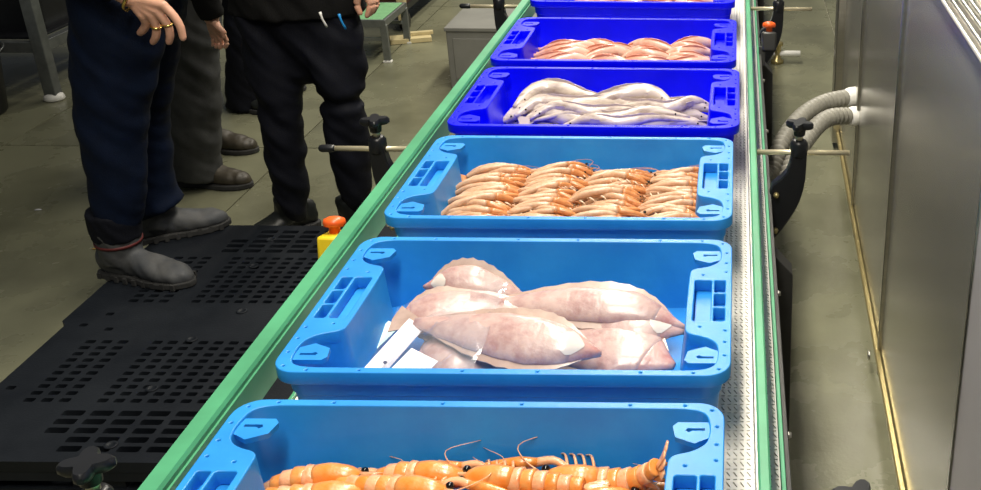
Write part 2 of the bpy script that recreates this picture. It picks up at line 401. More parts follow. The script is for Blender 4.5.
# curved brackets with star knobs
def star_knob(bb, c, r=0.030, h=0.016, rot=0.0, lobes=4):
    c = Vector(c); n = 32
    prof = []
    for j in range(n):
        a = 2 * math.pi * j / n
        q = r * (0.50 + 0.50 * (0.5 + 0.5 * math.cos(lobes * (a + rot))) ** 0.9)
        prof.append((q * math.cos(a), q * math.sin(a)))
    rings = [[c + Vector((p[0] * k, p[1] * k, z)) for p in prof] for k, z in ((0.86, 0), (1, 0.004), (1, h - 0.004), (0.88, h))]
    bb.loft(rings)
def bracket(y, s, x_rail, xp, rod_out, rot, cap):
    bb = MB(O)
    xs = x_rail + s * 0.035        # frame face
    pts = [(0.030, 0.575), (0.044, 0.572), (0.072, 0.612), (0.096, 0.655), (0.110, 0.705), (0.112, 0.765), (0.1105, 0.80), (0.0795, 0.80), (0.078, 0.760), (0.066, 0.728), (0.030, 0.700)]
    poly = [Vector((x_rail + s * (p[0] + xp), y - 0.015, p[1])) for p in chaikin([Vector((q[0], q[1])) for q in pts], 1)]
    bb.prism(poly, (0, 0.030, 0))
    a = bb.build('bracket_arm', M_black, conv, True, 0.004, 40)
    cx = x_rail + s * (0.095 + xp)
    b2 = MB(O); b2.lathe([(0.017, 0.770), (0.019, 0.775), (0.019, 0.800), (0.015, 0.806), (0.010, 0.808)], (cx, y, 0), 16); b2.build('clamp_collar', M_black, conv)
    b3 = MB(O); b3.cyl((cx, y, 0.805), (cx, y, 0.822), 0.008); b3.build('clamp_stud', M_rod, conv)
    b4 = MB(O); b4.cyl((cx, y, 0.818), (cx, y, 0.836), 0.012, 14, 0.014); star_knob(b4, (cx, y, 0.834), 0.031, 0.015, rot); b4.build('star_knob', M_black, conv, True, 0, 40)
    b5 = MB(O); x1 = x_rail + s * rod_out
    b5.cyl((x_rail + s * 0.006, y, 0.778), (x1, y, 0.778), 0.0058); b5.build('guide_rod', M_rod, conv)
    if cap:
        b6 = MB(O); b6.tube([(x1 - s * 0.012, y, 0.778), (x1 + s * 0.010, y, 0.778)], [0.0085, 0.0085], 12, roundcap=True); b6.build('rod_cap', M_black, conv)
    for z in (0.60, 0.685):
        b7 = MB(O); b7.tube([(x_rail + s * (0.052), y - 0.018, z), (x_rail + s * (0.052), y - 0.026, z)], [0.007, 0.005], 8); b7.build('bolt', M_brass, conv)
for y in (0.928, 2.12, 3.38, 4.64):
    bracket(y, 1, RXR, 0.004, 0.208, R(20), False)
    bracket(y if y > 1 else 0.975, -1, RXL, -0.028 if y > 1 else -0.060, 0.178, R(-15), True)
# legs: dark plates with a mitred top
for y in (0.62, 1.90, 3.25, 4.5):
    for s, x in ((1, BX1 + 0.015), (-1, BX0 - 0.015)):
        poly = [Vector((x - s * 0.006, y, 0.0)), Vector((x + s * 0.046, y, 0.0)), Vector((x + s * 0.040, y, 0.598)), Vector((x - s * 0.002, y, 0.645))]
        bb = MB(O); bb.prism(poly, (0, 0.05, 0)); lg = bb.build('leg', M_dark, conv, False, 0.002)
    bb = MB(O); bb.box(((BX0 + BX1) / 2, y + 0.03, 0.45), (BX1 - BX0, 0.04, 0.06)); bb.build('cross_beam', M_dark, conv, False, 0.002)
bb = MB(O); bb.box(((BX0 + BX1) / 2, 2.6, 0.50), (0.10, 7.0, 0.06)); bb.build('belt_beam', M_dark, conv, False, 0.002)

# emergency stops on the frame
def estop(name, loc, s, label, mh):
    r = empty(name, loc); tag(r, label, 'button')
    MB().box((0, 0, -0.03), (0.045, 0.07, 0.06)).build('housing', mh, r, True, 0.006, 40)
    MB().box((-s * 0.022, 0, -0.075), (0.02, 0.05, 0.06)).build('mounting_plate', M_dark, r, False, 0.002)
    b = MB(); b.lathe([(0.010, 0.0), (0.010, 0.012), (0.019, 0.014), (0.021, 0.020), (0.019, 0.027), (0.010, 0.031), (0.002, 0.032)]); b.build('mushroom_button', M_orange, r)
    r.rotation_euler = (R(-14), 0, 0)
    return r
estop('emergency_stop', (-0.745, 1.775, 0.745), -1, 'orange emergency stop button on yellow box by the perforated black pallet', M_yellow)
estop('emergency_stop', (0.105, 3.22, 0.745), 1, 'orange emergency stop button on dark box, on the conveyor side facing the cabinet', M_dark)

# ================================================================== CRATES
CA, CB, CH = 0.3075, 0.203, 0.14
def crate_parts():
    a, b = CA, CB
    q = [(a - 0.085, -b + 0.013), (a - 0.045, -b + 0.013), (a - 0.023, -b + 0.022), (a - 0.018, -b + 0.045), (a - 0.018, -b + 0.066), (a - 0.022, -b + 0.084), (a - 0.038, -b + 0.098), (a - 0.064, -b + 0.106), (a - 0.067, -b + 0.125)]
    right = q + [(x, -y) for x, y in reversed(q)]
    left = [(-x, -y) for x, y in right]
    inner = [Vector(p) for p in right + left]
    sm = chaikin(inner, 2)
    outer = rrect(-a, -b, a, b, 0.034, 8)
    holes = []
    cells = []
    for s in (1, -1):
        for k in range(3):
            y0 = -0.062 + k * 0.0425
            xs = sorted((s * (a - 0.010), s * (a - 0.0265)))
            cells.append(rrect(xs[0], y0, xs[1], y0 + 0.038, 0.002, 2))
        xs = sorted((s * (a - 0.031), s * (a - 0.057)))
        cells.append(rrect(xs[0], -0.062, xs[1], 0.061, 0.003, 2))
    dots = []
    dl = []
    for s in (1, -1):
        for t in (1, -1):
            dl += [(s * (a - 0.009), t * (b - 0.05)), (s * (a - 0.009), t * (b - 0.085)), (s * (a - 0.009), t * (b - 0.115)), (s * (a - 0.016), t * (b - 0.016)), (s * (a - 0.05), t * (b - 0.0065)), (s * (a - 0.12), t * (b - 0.0065)), (s * 0.05, t * (b - 0.0065)), (s * (a - 0.045), t * 0.078)]
    for x, y in dl: dots.append([(x + 0.0021 * math.cos(k * math.pi / 3), y + 0.0021 * math.sin(k * math.pi / 3)) for k in range(6)])
    rim = plate_mesh([outer, [(p.x, p.y) for p in sm]] + cells + dots, -0.020, 0.0, 0.0014)
    # shell: outer wall, inner wall, floor
    m = MB(); zt, zb = -0.018, -CH
    def ring(lp, k, z, sh=0.0): return [Vector((p[0] * k[0], p[1] * k[1], z)) for p in lp]
    ow = rrect(-a + 0.010, -b + 0.010, a - 0.010, b - 0.010, 0.03, 8)
    m.loft([ring(ow, (1, 1), zt), ring(ow, (0.992, 0.988), -0.045), ring(ow, (0.985, 0.978), -0.047), ring(ow, (0.955, 0.935), zb)], caps=False)
    m.add(ring(ow, (0.955, 0.935), zb), [tuple(range(len(ow)))])
    body_out = m
    n = MB()
    def down(p, t):     # inner wall slopes in towards the floor
        return Vector((p.x * (1 - 0.045 * t), p.y * (1 - 0.085 * t)))
    n.loft([[Vector((*down(p, t), z)) for p in sm] for t, z in ((0, -0.004), (0.45, -0.06), (0.50, -0.062), (0.96, -0.108), (1.06, -0.115))], caps=False)
    low = [Vector((*down(p, 1.06), -0.115)) for p in sm]
    n.add(low, [tuple(range(len(low)))])
    grips = []
    for s in (0, 1):
        c = MB()
        xs_ = [p[0] for lp in cells[s * 4:s * 4 + 4] for p in lp]
        c.box(((min(xs_) + max(xs_)) / 2, 0, -0.0230), (max(xs_) - min(xs_) + 0.004, 0.128, 0.005))
        grips.append(c.mesh('grip', False))
    lug = []
    for s in (1, -1):
        for t in (1, -1):
            pl = [(a - 0.016, -b + 0.036), (a - 0.058, -b + 0.036), (a - 0.064, -b + 0.044), (a - 0.060, -b + 0.066), (a - 0.036, -b + 0.078), (a - 0.030, -b + 0.074), (a - 0.016, -b + 0.066)]
            sl = [(a - 0.024, -b + 0.048), (a - 0.046, -b + 0.048), (a - 0.048, -b + 0.053), (a - 0.044, -b + 0.056), (a - 0.040, -b + 0.053), (a - 0.024, -b + 0.053)]
            lug.append(plate_mesh([[(s * p[0], t * p[1]) for p in pl], [(s * p[0], t * p[1]) for p in sl]], -0.011, -0.004, 0.0))
    return rim, body_out.mesh('wall', True), n.mesh('inner_wall', True), grips, lug
rim_me, out_me, in_me, grip_me, lug_me = crate_parts()
for me in (out_me, in_me): me.set_sharp_from_angle(angle=R(35))
def set_obj_mat(o, m):
    if len(o.data.materials) == 0: o.data.materials.append(m)
    o.material_slots[0].link = 'OBJECT'; o.material_slots[0].material = m
RIMZ = BZ + CH
CX = -0.3095
CRATES = []
def crate(yc, m, label, rz=0.0, cx=CX, sc=(1, 1)):
    r = empty('fish_crate', (cx, yc, RIMZ + 0.0005), rz)
    r.scale = (sc[0], sc[1], 1)
    tag(r, label, 'crate', 'fish crates in a row on the belt')
    for nm, me in (('rim', rim_me), ('outer_wall', out_me), ('inner_tub', in_me)):
        o = link(nm, me, None, r); set_obj_mat(o, m)
    for me in grip_me:
        o = link('hand_grip', me, None, r); set_obj_mat(o, m)
    for me in lug_me:
        o = link('stacking_lug', me, None, r); set_obj_mat(o, m)
    CRATES.append(r)
    return r
YC = [0.920, 1.387, 1.866, 2.340, 2.826, 3.455]
crate(YC[0], M_ltblue, 'light blue plastic crate holding orange langoustines', 0, -0.3165)
crate(YC[1], M_ltblue, 'light blue plastic crate holding pale flatfish and plastic film')
crate(YC[2], M_ltblue, 'light blue plastic crate holding rows of peach prawns')
crate(YC[3], M_royal, 'royal blue plastic crate holding long silvery white fish', 0, -0.306, (1.03, 1.055))
crate(YC[4], M_royal, 'royal blue plastic crate of pink fish next to the white fish crate', 0, -0.315, (1.035, 1.075))
crate(YC[5], M_royal, 'royal blue plastic crate at the far end of the row', 0, -0.3225, (1.045, 1.075))
FZ = RIMZ - 0.1145      # inside floor of a crate

# ================================================================== CRATE CONTENTS
def fish(name, spine, hs, ws, m, mfin, label, cat, group, up=(0, 0, 1), n=14, steps=22, dorsal=True, tail=0.05, eye=True, flat=False, belly=False, roll=0.0):
    """spine from nose to tail; hs half height, ws half width along it"""
    P = catmull(spine, steps)
    r = empty(name, P[steps // 2]); O2 = tuple(P[steps // 2])
    tag(r, label, cat, group)
    u0 = Vector(up).normalized()
    H = interp(hs, steps); W = interp(ws, steps); rings = []; fr = []
    for i in range(steps):
        t = (P[min(i + 1, steps - 1)] - P[max(i - 1, 0)]).normalized()
        sd = t.cross(u0).normalized(); uu = sd.cross(t).normalized()
        fr.append((t, sd, uu)); ring = []
        for j in range(n):
            a = 2 * math.pi * j / n
            c, s = math.cos(a), math.sin(a)
            if flat: s = math.copysign(abs(s) ** 1.35, s)
            wob = 1 + (0.10 if flat else 0.16) * noise.noise(P[i] * 34 + Vector((c, s, 0)) * 1.2)
            ring.append(P[i] + sd * (c * W[i] * wob) + uu * (s * H[i] * wob))
        rings.append(ring)
    if flat:
        hk = 5
        b = MB(O2); b.loft(rings[hk:]); b.build('body', m, r)
        b = MB(O2); b.loft([[P[i] + (q - P[i]) * 1.012 for q in rings[i]] for i in range(hk + 1)] + [[P[hk + 1] + (q - P[hk + 1]) * 0.97 for q in rings[hk + 1]]]); b.build('head', M_flathead, r)
    else:
        b = MB(O2); b.loft(rings); b.build('body', m, r)
    # tail fin
    t, sd, uu = fr[-1]; e = P[-1]
    spread = sd if flat else (sd * 0.75 + uu * 0.65).normalized()
    th = t.cross(spread).normalized() * 0.0008
    k = tail
    pts = [e - t * 0.008 + spread * 0.006, e + t * k * 0.85 + spread * k * 0.62, e + t * k * (0.95 if flat else 0.72), e + t * k * 0.85 - spread * k * 0.62, e - t * 0.008 - spread * 0.006]
    b = MB(O2); b.prism([p - th for p in pts], th * 2); b.build('tail_fin', mfin, r, False)
    def strip(side, i0, i1, hgt, nm):
        b = MB(O2); A = []; B = []
        for i in range(i0, i1 + 1):
            t, sd, uu = fr[i]; f = math.sin(math.pi * (i - i0 + 0.35) / (i1 - i0 + 0.7)); jag = 0.8 + 0.2 * (i % 2)
            d = {'u': uu, 'l': sd, 'r': -sd}[side]; ex = H[i] if side == 'u' else W[i]
            A.append(P[i] + d * ex * 0.9); B.append(P[i] + d * (ex + hgt * f * jag))
        th = Vector((0, 0, 0.0007)) if side != 'u' else fr[(i0 + i1) // 2][1] * 0.0007
        vs = [p - th for p in A] + [p - th for p in B] + [p + th for p in A] + [p + th for p in B]; q = len(A); fs = []
        for i in range(q - 1):
            fs += [(i, i + 1, q + i + 1, q + i), (2 * q + i + 1, 2 * q + i, 3 * q + i, 3 * q + i + 1), (q + i, q + i + 1, 3 * q + i + 1, 3 * q + i)]
        b.add(vs, fs); b.build(nm, mfin, r, False)
    if flat:
        strip('l', 3, steps - 3, 0.013, 'side_fin'); strip('r', 3, steps - 3, 0.013, 'side_fin')
    elif dorsal:
        strip('u', 7, steps - 5, 0.006, 'dorsal_fin')
    if eye:
        t, sd, uu = fr[2]
        for s in ((1, -1) if not flat else (1,)):
            p = P[2] + sd * s * W[2] * (0.85 if not flat else 0.35) + uu * H[2] * (0.45 if not flat else 0.9)
            MB(O2).ball(p, 0.0025, 6).build('eye', M_eye, r)
    # pectoral fin
    t, sd, uu = fr[6]
    if not flat:
        for s in (1, -1):
            p0 = P[6] + sd * s * W[6] * 0.95
            pts = [p0 + uu * 0.006, p0 + t * 0.022 + sd * s * 0.006 + uu * 0.005, p0 + t * 0.024 + sd * s * 0.006 - uu * 0.004, p0 - uu * 0.006]
            b = MB(O2); b.prism(pts, sd * s * 0.001); b.build('pectoral_fin', mfin, r, False)
    if belly:
        vs, fs = [], []; ia, ib, nj = 3, 8, 7
        for i in range(ia, ib + 1):
            k = math.sin(math.pi * (i - ia + 0.25) / (ib - ia + 0.5))
            for j in range(nj):
                an = math.pi / 2 + (j / (nj - 1) - 0.5) * 1.7 * k
                c, s_ = math.cos(an), math.sin(an) ** 1.35
                t, sd, uu = fr[i]
                wob = 1 + 0.10 * noise.noise(P[i] * 34 + Vector((c, math.sin(an), 0)) * 1.2)
                vs.append(P[i] + sd * (c * W[i] * wob) + uu * (s_ * H[i] * wob + 0.0011))
        for i in range(ib - ia):
            for j in range(nj - 1): fs.append((i * nj + j, i * nj + j + 1, (i + 1) * nj + j + 1, (i + 1) * nj + j))
        b = MB(O2); b.add(vs, fs); b.build('belly_patch', M_belly, r)
    # mouth line
    t, sd, uu = fr[1]
    b = MB(O2); q0 = P[0] + t * 0.004
    b.tube([q0 + sd * W[1] * 0.9 - uu * H[1] * 0.15 + t * 0.012, q0 - t * 0.004 - uu * H[1] * 0.1, q0 - sd * W[1] * 0.9 - uu * H[1] * 0.15 + t * 0.012], [0.0012, 0.0014, 0.0012], 6, 7); b.build('mouth', M_pinkfin, r)
    return r

# ---- crate 2: flatfish.  nose px, tail px -> points at their own height
G2 = 'pale flatfish heaped in one crate'
HF = [0.005, 0.010, 0.014, 0.015, 0.0145, 0.0135, 0.011, 0.008, 0.004]
WF = [0.006, 0.024, 0.042, 0.055, 0.061, 0.058, 0.047, 0.029, 0.011]
def flatf(nose, mid, tail, zs, label, up=(0, 0, 1), k=1.0, kw=1.0, belly=True):
    sp = [onz(*nose, zs[0]), onz(*mid, zs[1]), onz(*tail, zs[2])]
    return fish('flatfish', sp, [h * k for h in HF], [q * kw for q in WF], M_flat, M_flatfin, label, 'fish', G2, up, 18, 26, False, 0.04, False, True, belly)
flatf((674, 366), (612, 345), (500, 340), (0.738, 0.745, 0.735), 'plump pale flatfish in the crate corner by the front rim', (0.0, -0.25, 1), 1.15, 1.0, False)
flatf((684, 332), (625, 324), (520, 318), (0.752, 0.760, 0.748), 'pale flatfish whose nose pokes out under the long top fish', (0.1, -0.3, 1), 1.0, 0.66)
flatf((412, 368), (455, 355), (560, 352), (0.738, 0.748, 0.738), 'pale flatfish at the bottom beneath plastic film and labels', (0, -0.2, 1), 1.1, 0.9, False)
flatf((394, 322), (445, 314), (560, 318), (0.770, 0.776, 0.760), 'pale flatfish lying under the small fish with red gills', (0, -0.45, 1), 1.2, 0.72, False)
flatf((686, 328), (610, 306), (470, 306), (0.757, 0.780, 0.772), 'long pale flatfish stretched along the back of the heap', (0, -0.45, 1), 1.1, 0.58, False)
flatf((601, 354), (530, 340), (415, 322), (0.772, 0.782, 0.783), 'pale flatfish on top with bright white belly patch and nose pointing to belt edge', (0, -0.45, 1), 1.2, 0.72)
flatf((424, 287), (465, 284), (528, 300), (0.788, 0.793, 0.772), 'small pale flatfish propped highest against the crate back wall', (0.0, -0.75, 0.7), 1.2, 0.52)
# film, labels
fv = MB(); nxs, nys = 22, 16; gx0, gy0 = onz(352, 372, 0.74), None
for j in range(nys):
    for i in range(nxs):
        u, v = i / (nxs - 1), j / (nys - 1)
        x = -0.545 + 0.185 * u; y = 1.225 + 0.27 * v
        z = 0.728 + 0.058 * math.sin(min(1, u * 1.15 + 0.10 * v) * 1.57) + 0.006 * noise.noise(Vector((u * 5, v * 5, 2))) + 0.006 * noise.noise(Vector((u * 12, v * 12, 5)))
        fv.v.append((x, y, z + 0.012))
for j in range(nys - 1):
    for i in range(nxs - 1): fv.f.append((j * nxs + i, j * nxs + i + 1, (j + 1) * nxs + i + 1, (j + 1) * nxs + i))
fo = fv.build('plastic_film', M_film, None); tag(fo, 'clear plastic film draped over the flatfish near the labels', 'film')
def card(name, c, size, rot, m, label, dots):
    r = empty(name, c); r.rotation_euler = rot; tag(r, label, 'label')
    MB().box((0, 0, 0), (size[0], size[1], 0.0012)).build('card', m, r, False)
    for d in dots: MB().lathe([(d[2], 0.0006), (d[2] * 0.9, 0.0012)], (d[0], d[1], 0), 10).build('ink_mark', M_ink, r, False)
card('paper_label', onz(391, 352, 0.768), (0.028, 0.13, 0), (R(14), R(24), R(-16)), M_label, 'white paper label strip with dark dots lying on flatfish', [(0.004, -0.02, 0.003), (0.006, -0.048, 0.0045)])
card('paper_label', onz(414, 366, 0.785), (0.045, 0.05, 0), (R(10), R(16), R(-20)), M_label, 'small white paper label corner beneath the plastic film', [])
card('paper_label', onz(372, 345, 0.748), (0.022, 0.11, 0), (R(8), R(14), R(-20)), M_mint, 'mint green paper label strip against the crate wall', [])

# ---- crate 3: prawns in four rows
def prawn_proto():
    r = empty('prawn', (0, 0, 0))
    steps = 30; L = 0.150
    P = [(-L / 2, 0, -0.018), (-L * 0.30, 0, 0.004), (0, 0, 0.013), (L * 0.26, 0, 0.004), (L / 2 - 0.01, 0, -0.016)]
    pts = catmull(P, steps)
    rad = []
    for i in range(steps):
        t = i / (steps - 1)
        w_ = 0.0024 + 0.0036 * math.sin(math.pi * min(1, t * 0.92 + 0.08)) ** 0.8
        if t < 0.62: w_ *= 1 + 0.13 * ((t * 9.7) % 1 - 0.5)
        if t > 0.85: w_ *= max(0.25, 1 - (t - 0.85) * 4.5)
        rad.append((w_, w_ * 1.20))
    cut = int(steps * 0.62)
    MB().tube(pts[:cut + 1], rad[:cut + 1], 10).build('tail_body', M_prawn, r)
    MB().tube(pts[cut:], [(a * 1.05, b_ * 1.05) for a, b_ in rad[cut:]], 10).build('head_shell', M_prawnhead, r)
    # tail fan
    e = pts[0]
    for a in (-28, 0, 28):
        d = Vector((-math.cos(R(a)), math.sin(R(a)), -0.30))
        sd = d.cross(Vector((0, 0, 1))).normalized()
        b = MB(); b.prism([e + sd * 0.002, e + d * 0.016 + sd * 0.005, e + d * 0.022, e + d * 0.016 - sd * 0.005, e - sd * 0.002], (0, 0, 0.001)); b.build('tail_fan', M_prawnhead, r, False)
    for s in (1, -1):
        MB().ball(pts[-3] + Vector((0.001, s * 0.006, 0.004)), 0.0028, 5).build('eye', M_eye, r)
        b = MB(); q = pts[-2]
        b.tube([q + Vector((0, s * 0.003, 0)), q + Vector((0.012, s * 0.010, 0.006)), q + Vector((-0.01, s * 0.016, 0.012)), q + Vector((-0.05, s * 0.015, 0.014))], [0.0008, 0.0005, 0.0004], 4, 8); b.build('antenna', M_prawnhead, r)
    for k in range(7):
        t = 0.22 + 0.10 * k; p = pts[int(t * steps)]
        b = MB(); b.tube([p + Vector((0, -0.008, -0.004)), p + Vector((0.006, -0.015, -0.004)), p + Vector((0.012, -0.014, -0.013))], [0.0018, 0.0013, 0.0007], 5, 5); b.build('leg', M_prawnleg, r)
    return r
PR = prawn_proto()
tag(PR, 'peach prawn laid side by side with others in neat columns', 'prawn', 'prawns in four columns in one crate')
first = True
def put_prawn(x, y, z, rz, ry, rx, s, sy=1):
    global first
    if first: o = PR; first = False
    else: o = copy_tree(PR)
    o.location = (x, y, z); o.rotation_euler = (rx, ry, rz); o.scale = (s, s * sy, s)
    return o
colx = [-0.472, -0.354, -0.230, -0.108]
coln = ['column nearest the green rail', 'second column from the green rail', 'second column from the bare belt', 'column nearest the bare belt']
for lay in range(2):
    for ci, cx in enumerate(colx):
        for k in range(40 if lay else 11):
            y = 1.708 + (0.0074 if lay else 0.027) * k
            hz = 0.780 + 0.005 * math.sin(k * 0.5 + ci * 2) if lay else 0.752
            o = put_prawn(cx + random.uniform(-.011, .011), y + random.uniform(-.003, .003), hz + random.uniform(-.005, .005), R(random.uniform(-22, 22)), R(random.uniform(-9, 9)), R(random.uniform(0, 45)), random.uniform(0.85, 1.12))
            tag(o, 'peach prawn in the %s, %s' % (coln[ci], 'lying on top' if lay else 'under the top prawns'), 'prawn', 'prawns in four columns in one crate')
# ---- crate 4: long white fish
G4 = 'long white fish in the royal blue crate'
HW = [0.004, 0.014, 0.020, 0.022, 0.021, 0.018, 0.014, 0.009, 0.005]
WW = [0.004, 0.013, 0.018, 0.020, 0.019, 0.016, 0.012, 0.008, 0.004]
def whitef(pxs, zs, label, k=1.0):
    sp = [onz(p[0], p[1], z) for p, z in zip(pxs, zs)]
    fish('white_fish', sp, [h * k * 1.08 for h in HW], [q * k * 1.3 for q in WW], M_whitefish, M_whitefin, label, 'fish', G4, (0, 0, 1), 12, 24, True, 0.035, True, False, False)
WL = [
 ([(704, 124), (650, 121), (600, 127), (545, 123), (510, 128)], (0.735, 0.742, 0.738, 0.742, 0.735), 'silvery white fish lying lowest along the front rim', 0.95),
 ([(502, 124), (545, 119), (600, 123), (640, 119), (690, 124)], (0.740, 0.750, 0.745, 0.750, 0.740), 'silvery white fish, nose to the handle side, lowest of its heap', 1.0),
 ([(712, 119), (680, 114), (640, 117), (600, 114), (560, 122)], (0.752, 0.764, 0.760, 0.760, 0.752), 'silvery white fish with nose towards the belt edge, under the top three', 0.95),
 ([(501, 122), (528, 109), (570, 113), (615, 111), (660, 116)], (0.755, 0.776, 0.770, 0.768, 0.757), 'silvery white fish curving beneath the arched top fish', 0.95),
 ([(713, 111), (690, 104), (655, 109), (610, 105), (560, 110)], (0.770, 0.784, 0.778, 0.782, 0.772), 'silvery white fish with pink head by the grip', 0.90),
 ([(514, 107), (535, 91), (560, 89), (595, 99), (650, 104)], (0.786, 0.802, 0.804, 0.790, 0.782), 'arched silvery white fish on top of the heap by the handle', 0.95),
 ([(672, 103), (652, 93), (625, 94), (590, 102), (545, 103)], (0.796, 0.804, 0.803, 0.790, 0.780), 'silvery white fish on top of the heap with raised back', 0.90),
 ([(518, 126), (545, 114), (580, 120), (630, 117), (690, 127)], (0.752, 0.772, 0.764, 0.766, 0.745), 'silvery white fish draped over the front of the heap', 0.90),
 ([(708, 126), (680, 121), (640, 125), (600, 120), (550, 127)], (0.752, 0.760, 0.757, 0.764, 0.750), 'silvery white fish along the front with nose by the grip', 0.80),
 ([(515, 116), (540, 102), (575, 105), (625, 102), (670, 112)], (0.775, 0.792, 0.788, 0.788, 0.770), 'silvery white fish just under the arched top fish', 0.85),
]
WL += [
 ([(690, 117), (650, 111), (612, 118), (575, 113), (530, 121)], (0.772, 0.782, 0.772, 0.782, 0.765), 'slim silvery white fish wedged across the middle of the heap', 0.62),
 ([(530, 119), (555, 106), (590, 112), (630, 110), (668, 119)], (0.772, 0.792, 0.784, 0.782, 0.765), 'slim silvery white fish under the arched fish, over its neighbours', 0.62),
 ([(711, 105), (692, 101), (668, 108), (640, 104), (600, 111)], (0.780, 0.794, 0.786, 0.790, 0.775), 'slim silvery white fish on top beside the grip', 0.62),
 ([(560, 127), (590, 119), (620, 123), (655, 118), (700, 122)], (0.760, 0.776, 0.770, 0.776, 0.760), 'slim silvery white fish lying over the front row', 0.60)]
for pxs, zs, lb, k in WL: whitef(pxs, zs, lb, k)
# ---- crates 5 and 6: pink fish
def pinkf(x, y, z, rz, k, label, grp, bend):
    d = Vector((math.cos(rz), math.sin(rz), 0)); sd = Vector((-d.y, d.x, 0)); c = Vector((x, y, z)); L = 0.19 * k
    sp = [c - d * L / 2 - Vector((0, 0, 0.008)), c - d * L * 0.18 + sd * bend + Vector((0, 0, 0.006)), c + d * L * 0.18 + sd * bend * 0.6 + Vector((0, 0, 0.004)), c + d * L / 2 - Vector((0, 0, 0.010))]
    fish('pink_fish', sp, [h * k * 0.95 for h in HW], [q * k * 0.95 for q in WW], M_pink, M_pinkfin, label, 'fish', grp, (0, -0.3, 1), 12, 20, True, 0.032, True, False, False)
G5 = 'pink fish filling one royal blue crate'
def where(x): return 'towards the green rail by the pallet' if x < -0.40 else ('in the middle of the crate' if x < -0.24 else 'towards the cabinet side')
for lay in range(2):
    for row in range(7):
        for c_ in range(4):
            x = -0.49 + c_ * 0.118 + (0.03 if row % 2 else 0) + random.uniform(-.015, .015); y = 2.695 + row * 0.040 + random.uniform(-.008, .008)
            if lay == 0 and row % 2: continue
            x = min(max(x, -0.492), -0.128)
            pinkf(x, y, (0.742, 0.779)[lay] + random.uniform(-.006, .006), R(random.choice((0, 180)) + random.uniform(-22, 22)), random.uniform(0.74, 0.95), 'small pink fish %s, %s of the heap' % (where(x), ('at the bottom', 'on top')[lay]), G5, random.uniform(-.014, .014))
G6 = 'pink fish in the crate at the far end'
for k in range(20):
    row, c_ = divmod(k, 4)
    x = min(max(-0.48 + c_ * 0.115 + random.uniform(-.02, .02), -0.49), -0.13); y = 3.32 + row * 0.055
    pinkf(x, y, 0.752 + (0.030 if k % 2 else 0), R(random.choice((0, 180)) + random.uniform(-14, 14)), 0.9, 'small pink fish in the farthest crate, ' + where(x), G6, random.uniform(-.01, .01))

